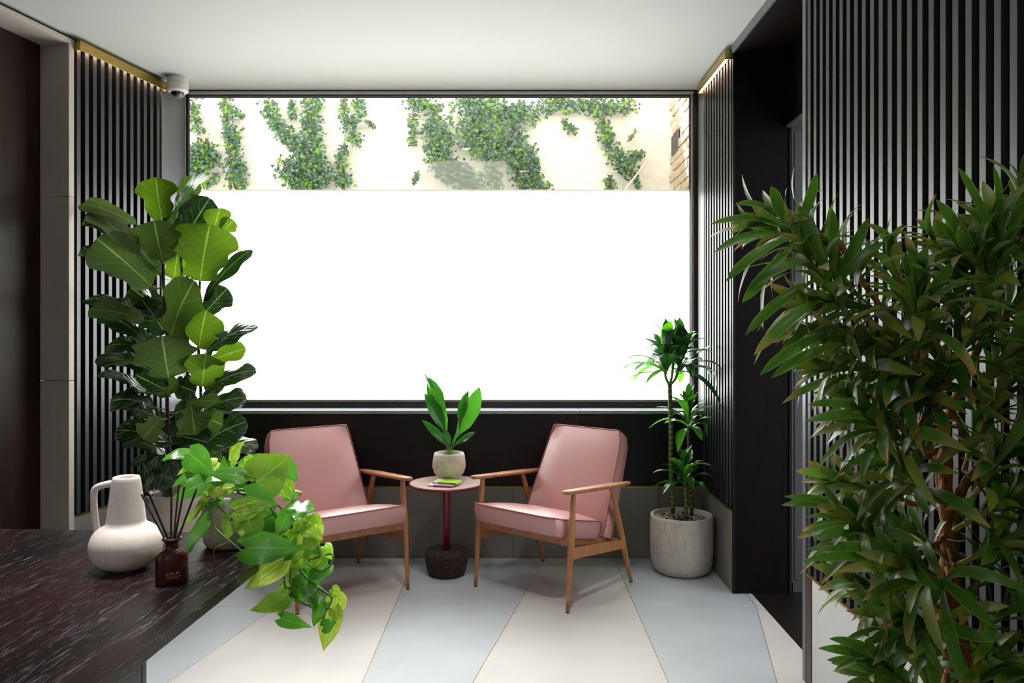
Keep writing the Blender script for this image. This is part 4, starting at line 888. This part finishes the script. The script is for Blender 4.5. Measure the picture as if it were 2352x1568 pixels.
vines = [[(527,1130,2.08),(492,1150,2.00),(478,1158,1.98),(490,1205,1.97),(525,1240,1.955),(568,1276,1.95)],
 [(540,1125,2.08),(600,1130,2.02),(640,1160,2.02),(665,1200,2.02),(690,1260,2.03),(712,1290,2.02)],
 [(545,1130,2.08),(615,1160,2.04),(650,1230,2.03),(650,1300,2.02),(660,1360,2.01),(700,1388,2.00),(745,1390,2.00)],
 [(640,1290,1.98),(680,1285,1.99),(720,1282,2.00),(762,1272,2.00),(758,1300,1.99),(735,1312,2.00),(705,1292,2.02)],
 [(690,1310,2.02),(715,1340,2.01),(745,1358,2.00),(762,1375,2.00),(750,1402,1.99)],
 [(668,1300,2.02),(670,1345,2.01),(684,1375,2.01),(735,1402,2.00),(750,1395,1.99)],
 [(530,1130,2.08),(500,1110,2.06),(470,1090,2.06),(440,1070,2.07)],[(560,1128,2.08),(580,1110,2.06),(592,1100,2.03)],
 [(535,1125,2.09),(528,1095,2.07),(529,1060,2.05)],[(650,1405,1.99),(652,1385,2.0),(660,1365,2.01)],[(560,1125,2.08),(610,1110,2.08),(640,1085,2.08),(652,1066,2.06)],
 [(500,1160,2.0),(520,1180,1.98),(530,1195,1.97)]]
for vn in vines: ptube('vine', [P(*q_) for q_ in vn], .0034, .0024)
allv = [q_ for vn in vines for q_ in catmull([P(*r_) for r_ in vn], 6)]
for (bu, bv, by_, tu, tv, ty_, w, roll, lime, und, bend) in PO:
    b = P(bu, bv, by_); tp = P(tu, tv, ty_); sg = 1 if tu < bu else -1
    n = Matrix.Rotation(R(roll) * sg, 3, (tp - b).normalized()) @ Vector((0, -1, .45))
    if und: n = -n
    leaf_mesh([leaf_geo(b, tp, n, w * by_ / F, 'heart', bend, .16, .035, 10, 3, rnd, 0, .22)], 'leaf', 'pothos_lime' if lime else 'pothos', root, OP)
    q_ = min(allv, key=lambda z: (z - b).length); L_ = (q_ - b).length
    if .006 < L_ < .16: ptube('petiole', [q_, q_.lerp(b, .5) + Vector((0, 0, L_ * .12)), b], .0022, .0017, 'stem', 6)
for a in ([(527,1245,1.95),(500,1255,1.95),(490,1268,1.95),(493,1280,1.95)], [(484,1206,1.965),(483,1220,1.96),(485,1228,1.96)], [(656,1330,2.0),(648,1336,1.99),(644,1344,1.99)]):
    ptube('aerial_root', [P(*q_) for q_ in a], .0018, .0008, 'aerial', 5)

# ================================================================ BIG BUSHY PLANT IN THE RIGHT FOREGROUND
rnd = random.Random(31); RY = 1.58
OR = Vector(((2185 - CX) * RY / F, RY, 0)); root = empty('bushy_dracaena', OR); tag(root, 'large bushy dark green dracaena filling the right foreground', 'potted plant')
def rtube(name, pts, r0, r1, mat='trunk', n=9):
    pp = catmull(pts, 5); k = len(pp) - 1
    MB().tube(pp, [(r0 + (r1 - r0) * i / k) * (1 + .12 * math.sin(i * 2.1)) for i in range(k + 1)], n).build(name, mat, root, smooth=True, off=OR)
MB().lathe([(.001, 0), (.12, 0), (.15, .02), (.165, .30), (.160, .32), (.148, .32), (.146, .28), (.001, .28)], 40).build('pot', 'pot_rough', root, smooth=True)
MB().lathe([(.001, .295), (.147, .293)], 28).build('soil', 'soil', root)
trunks = [[(2195,1780,1.58),(2185,1560,1.58),(2172,1400,1.57),(2178,1250,1.57),(2172,1120,1.57),(2165,980,1.57),(2110,910,1.56)],
          [(2215,1780,1.60),(2200,1540,1.60),(2196,1380,1.59),(2190,1240,1.58),(2200,1150,1.57),(2225,1100,1.57),(2262,1060,1.56)],
          [(2160,1780,1.62),(2160,1500,1.61),(2185,1300,1.60),(2160,1100,1.60),(2178,960,1.60),(2220,860,1.60),(2290,700,1.58)],
          [(2240,1780,1.62),(2225,1560,1.62),(2210,1420,1.61),(2160,1100,1.61),(2150,960,1.60),(2140,850,1.60)]]
rtube('trunk', [P(*q_) for q_ in trunks[0]], .019, .011); rtube('trunk', [P(*q_) for q_ in trunks[1]], .015, .008); rtube('trunk', [P(*q_) for q_ in trunks[2]], .013, .007); rtube('trunk', [P(*q_) for q_ in trunks[3]], .012, .007)
trp = [q_ for T in trunks for q_ in catmull([P(*r_) for r_ in T], 6)]
# centre u, v, Y, growth direction (x, y, z), leaves, leaf length, spread bottom angle
RO = [
 (1822,528,1.56,-1,.05,.25,15,.150,10),(1905,655,1.50,-.55,-.1,.85,15,.165,15),(1880,590,1.6,-.3,.1,1,9,.14,20),(1952,700,1.52,-1,-.15,.15,15,.155,5),(2020,785,1.50,-1,-.15,.25,15,.155,5),
 (2108,712,1.42,-.15,-.4,1,15,.150,10),(2290,598,1.50,-.25,-.25,1,16,.175,15),(2335,520,1.55,.1,-.1,1,14,.165,20),(2258,628,1.46,-.7,-.25,.8,12,.150,10),(1978,850,1.52,-1,-.2,.2,14,.150,5),
 (2225,770,1.42,.1,-.5,.9,13,.135,5),(2045,985,1.46,-.75,-.25,.6,14,.135,0),(2088,1090,1.46,-.7,-.3,.55,14,.140,0),(1998,1218,1.46,-.85,-.2,.5,14,.130,5),(2124,1318,1.40,-.8,-.4,.4,15,.155,0),
 (2290,1062,1.46,.4,-.3,.9,13,.130,5),(2275,1165,1.46,.3,-.5,.5,12,.120,0),(2255,1545,1.46,.1,-.5,.9,14,.125,5),(2060,1558,1.44,-.8,-.2,.55,14,.135,5),(2120,1432,1.44,-.7,-.5,.3,13,.135,0),
 (2090,1450,1.48,-.8,-.1,.5,12,.130,5),(2300,1246,1.44,.5,-.4,.5,12,.130,0),(2330,1000,1.46,.5,-.3,.6,12,.130,0),(2320,1400,1.46,.5,-.3,.6,13,.130,0),(2140,905,1.48,-.1,-.6,.7,13,.130,-5),
 (2292,835,1.46,.3,-.4,.8,13,.130,0),(2200,690,1.52,0,-.1,1,13,.150,5),(2330,700,1.5,.5,-.2,.8,13,.150,0),(2080,860,1.50,-.5,-.3,.7,13,.140,0),(2140,780,1.54,-.3,-.1,1,12,.150,0),
 (2000,940,1.54,-.8,0,.5,12,.130,0),(2020,1350,1.52,-.9,0,.4,12,.130,0),(2340,1130,1.48,.6,-.2,.4,11,.130,0),(2340,1540,1.46,.5,-.2,.7,12,.130,0),(2100,985,1.54,-.5,-.1,.8,11,.130,0),
 (1935,600,1.62,-.6,.1,.7,11,.150,0),(2060,640,1.60,-.2,.1,1,10,.140,0),(2290,920,1.54,.4,0,.8,12,.130,0),(2260,1300,1.52,.2,-.2,.8,11,.130,0),(2130,1560,1.54,-.2,-.2,1,10,.120,0),
 (1960,1110,1.56,-1,0,.3,10,.120,0),(2335,860,1.56,.5,.1,.7,10,.14,0),(2240,985,1.60,.2,-.1,1,10,.13,0),(1930,775,1.58,-1,.1,.25,11,.14,0),(2180,600,1.6,-.4,.1,.9,10,.14,5),(2100,1220,1.55,-.6,0,.5,9,.12,0)]
keep = []
for (u, v, y, ax, ay, az, n, Lr, bot) in RO:
    c = P(u, v, y); ax_ = Vector((ax, ay, az)).normalized()
    strap_rosette(root, OR, c, n + 9, Lr * 1.18, .0230, 'reflexa', 'reflexa_old', top=76, bot=bot, twist=rnd.uniform(0, 6), axis=ax_, bendr=(.08, .24), keep=keep, nt=9, stem_lo=.07, limes=.22, fold=.18, prof='lance', dr=.42)
    q_ = min([t_ for t_ in trp if t_.z < c.z - .02] or trp, key=lambda z: (z - c).length); m_ = c - ax_ * .09
    rtube('branch', [q_, q_.lerp(m_, .6) - Vector((0, 0, .015)), m_], .0065, .0055, 'trunk', 7)
    rtube('shoot', [m_, c - ax_ * .045, c], .0055, .0045, 'yellowstem', 8)
def hides_trunk(g):
    p = g[0][len(g[0]) // 2]; q = P(2182, 0, p.y).x; v = VH + (HC - p.z) * F / p.y
    return abs(p.x - q) < .038 and v > 930 and p.y < 1.56
keep = [k for k in keep if not (hides_trunk(k[0]) and rnd.random() < .5)]
SPRAY = [(1815,535,1632,515),(1812,540,1640,580),(1818,548,1668,645),(1825,560,1705,695),(1792,505,1688,470),(1800,512,1770,428),(1825,540,1876,398),(1860,600,1715,668),(1880,640,1712,770),(1885,690,1732,815),
 (1905,770,1745,862),(1950,790,1772,868),(2010,965,1855,930),(2012,975,1850,968),(1992,1192,1795,1160),(1995,1212,1802,1140),(1998,1220,1868,1240),(2112,1302,1850,1262),(2105,1312,1842,1288),(2118,1330,1985,1395),
 (2052,1545,1880,1488),(2042,1535,1905,1466),(2060,1560,1900,1515),(2290,592,2200,384),(2288,590,2282,380),(2300,590,2356,418),(2262,622,2150,458),(2256,632,2144,502),(2250,642,2138,562),(1905,655,1835,470),(1905,650,1912,480),(1912,655,1995,500),(2105,705,2080,580),(2110,708,2190,600),(1910,665,2030,555)]
for (bu, bv, tu, tv) in SPRAY:
    y = rnd.uniform(1.44, 1.52); b = P(bu, bv, y); tp = P(tu, tv, y - rnd.uniform(.0, .05)); hz = abs(tu - bu) > abs(tv - bv)
    keep.append((leaf_geo(b, tp, (.2, -.8, .9) if hz else (rnd.uniform(-.5, .5), -1, .2), .023, 'lance', .14 if hz else .05, .18, .02, 12, 2, rnd, 0), 'reflexa'))
idx = sorted(range(len(keep)), key=lambda i: keep[i][0][0][0].y - (.3 if i >= len(keep) - len(SPRAY) else 0))
for k, i in enumerate(idx[:300]): leaf_mesh([keep[i][0]], 'leaf', keep[i][1], root, OR)
for m_ in ('reflexa', 'reflexa_old'): leaf_mesh([keep[i][0] for i in idx[300:] if keep[i][1] == m_], 'foliage', m_, root, OR, 'stuff')
for (u, v) in ((2160, 968), (2185, 1228)):
    c = P(u, v, 1.575); MB().tube([c + Vector((math.cos(a) * .028, math.sin(a) * .03, .004 * math.sin(a))) for a in [i * math.pi / 8 for i in range(17)]], .0016, 6, caps=False).build('cable_tie', 'tie', root, smooth=True, off=OR)
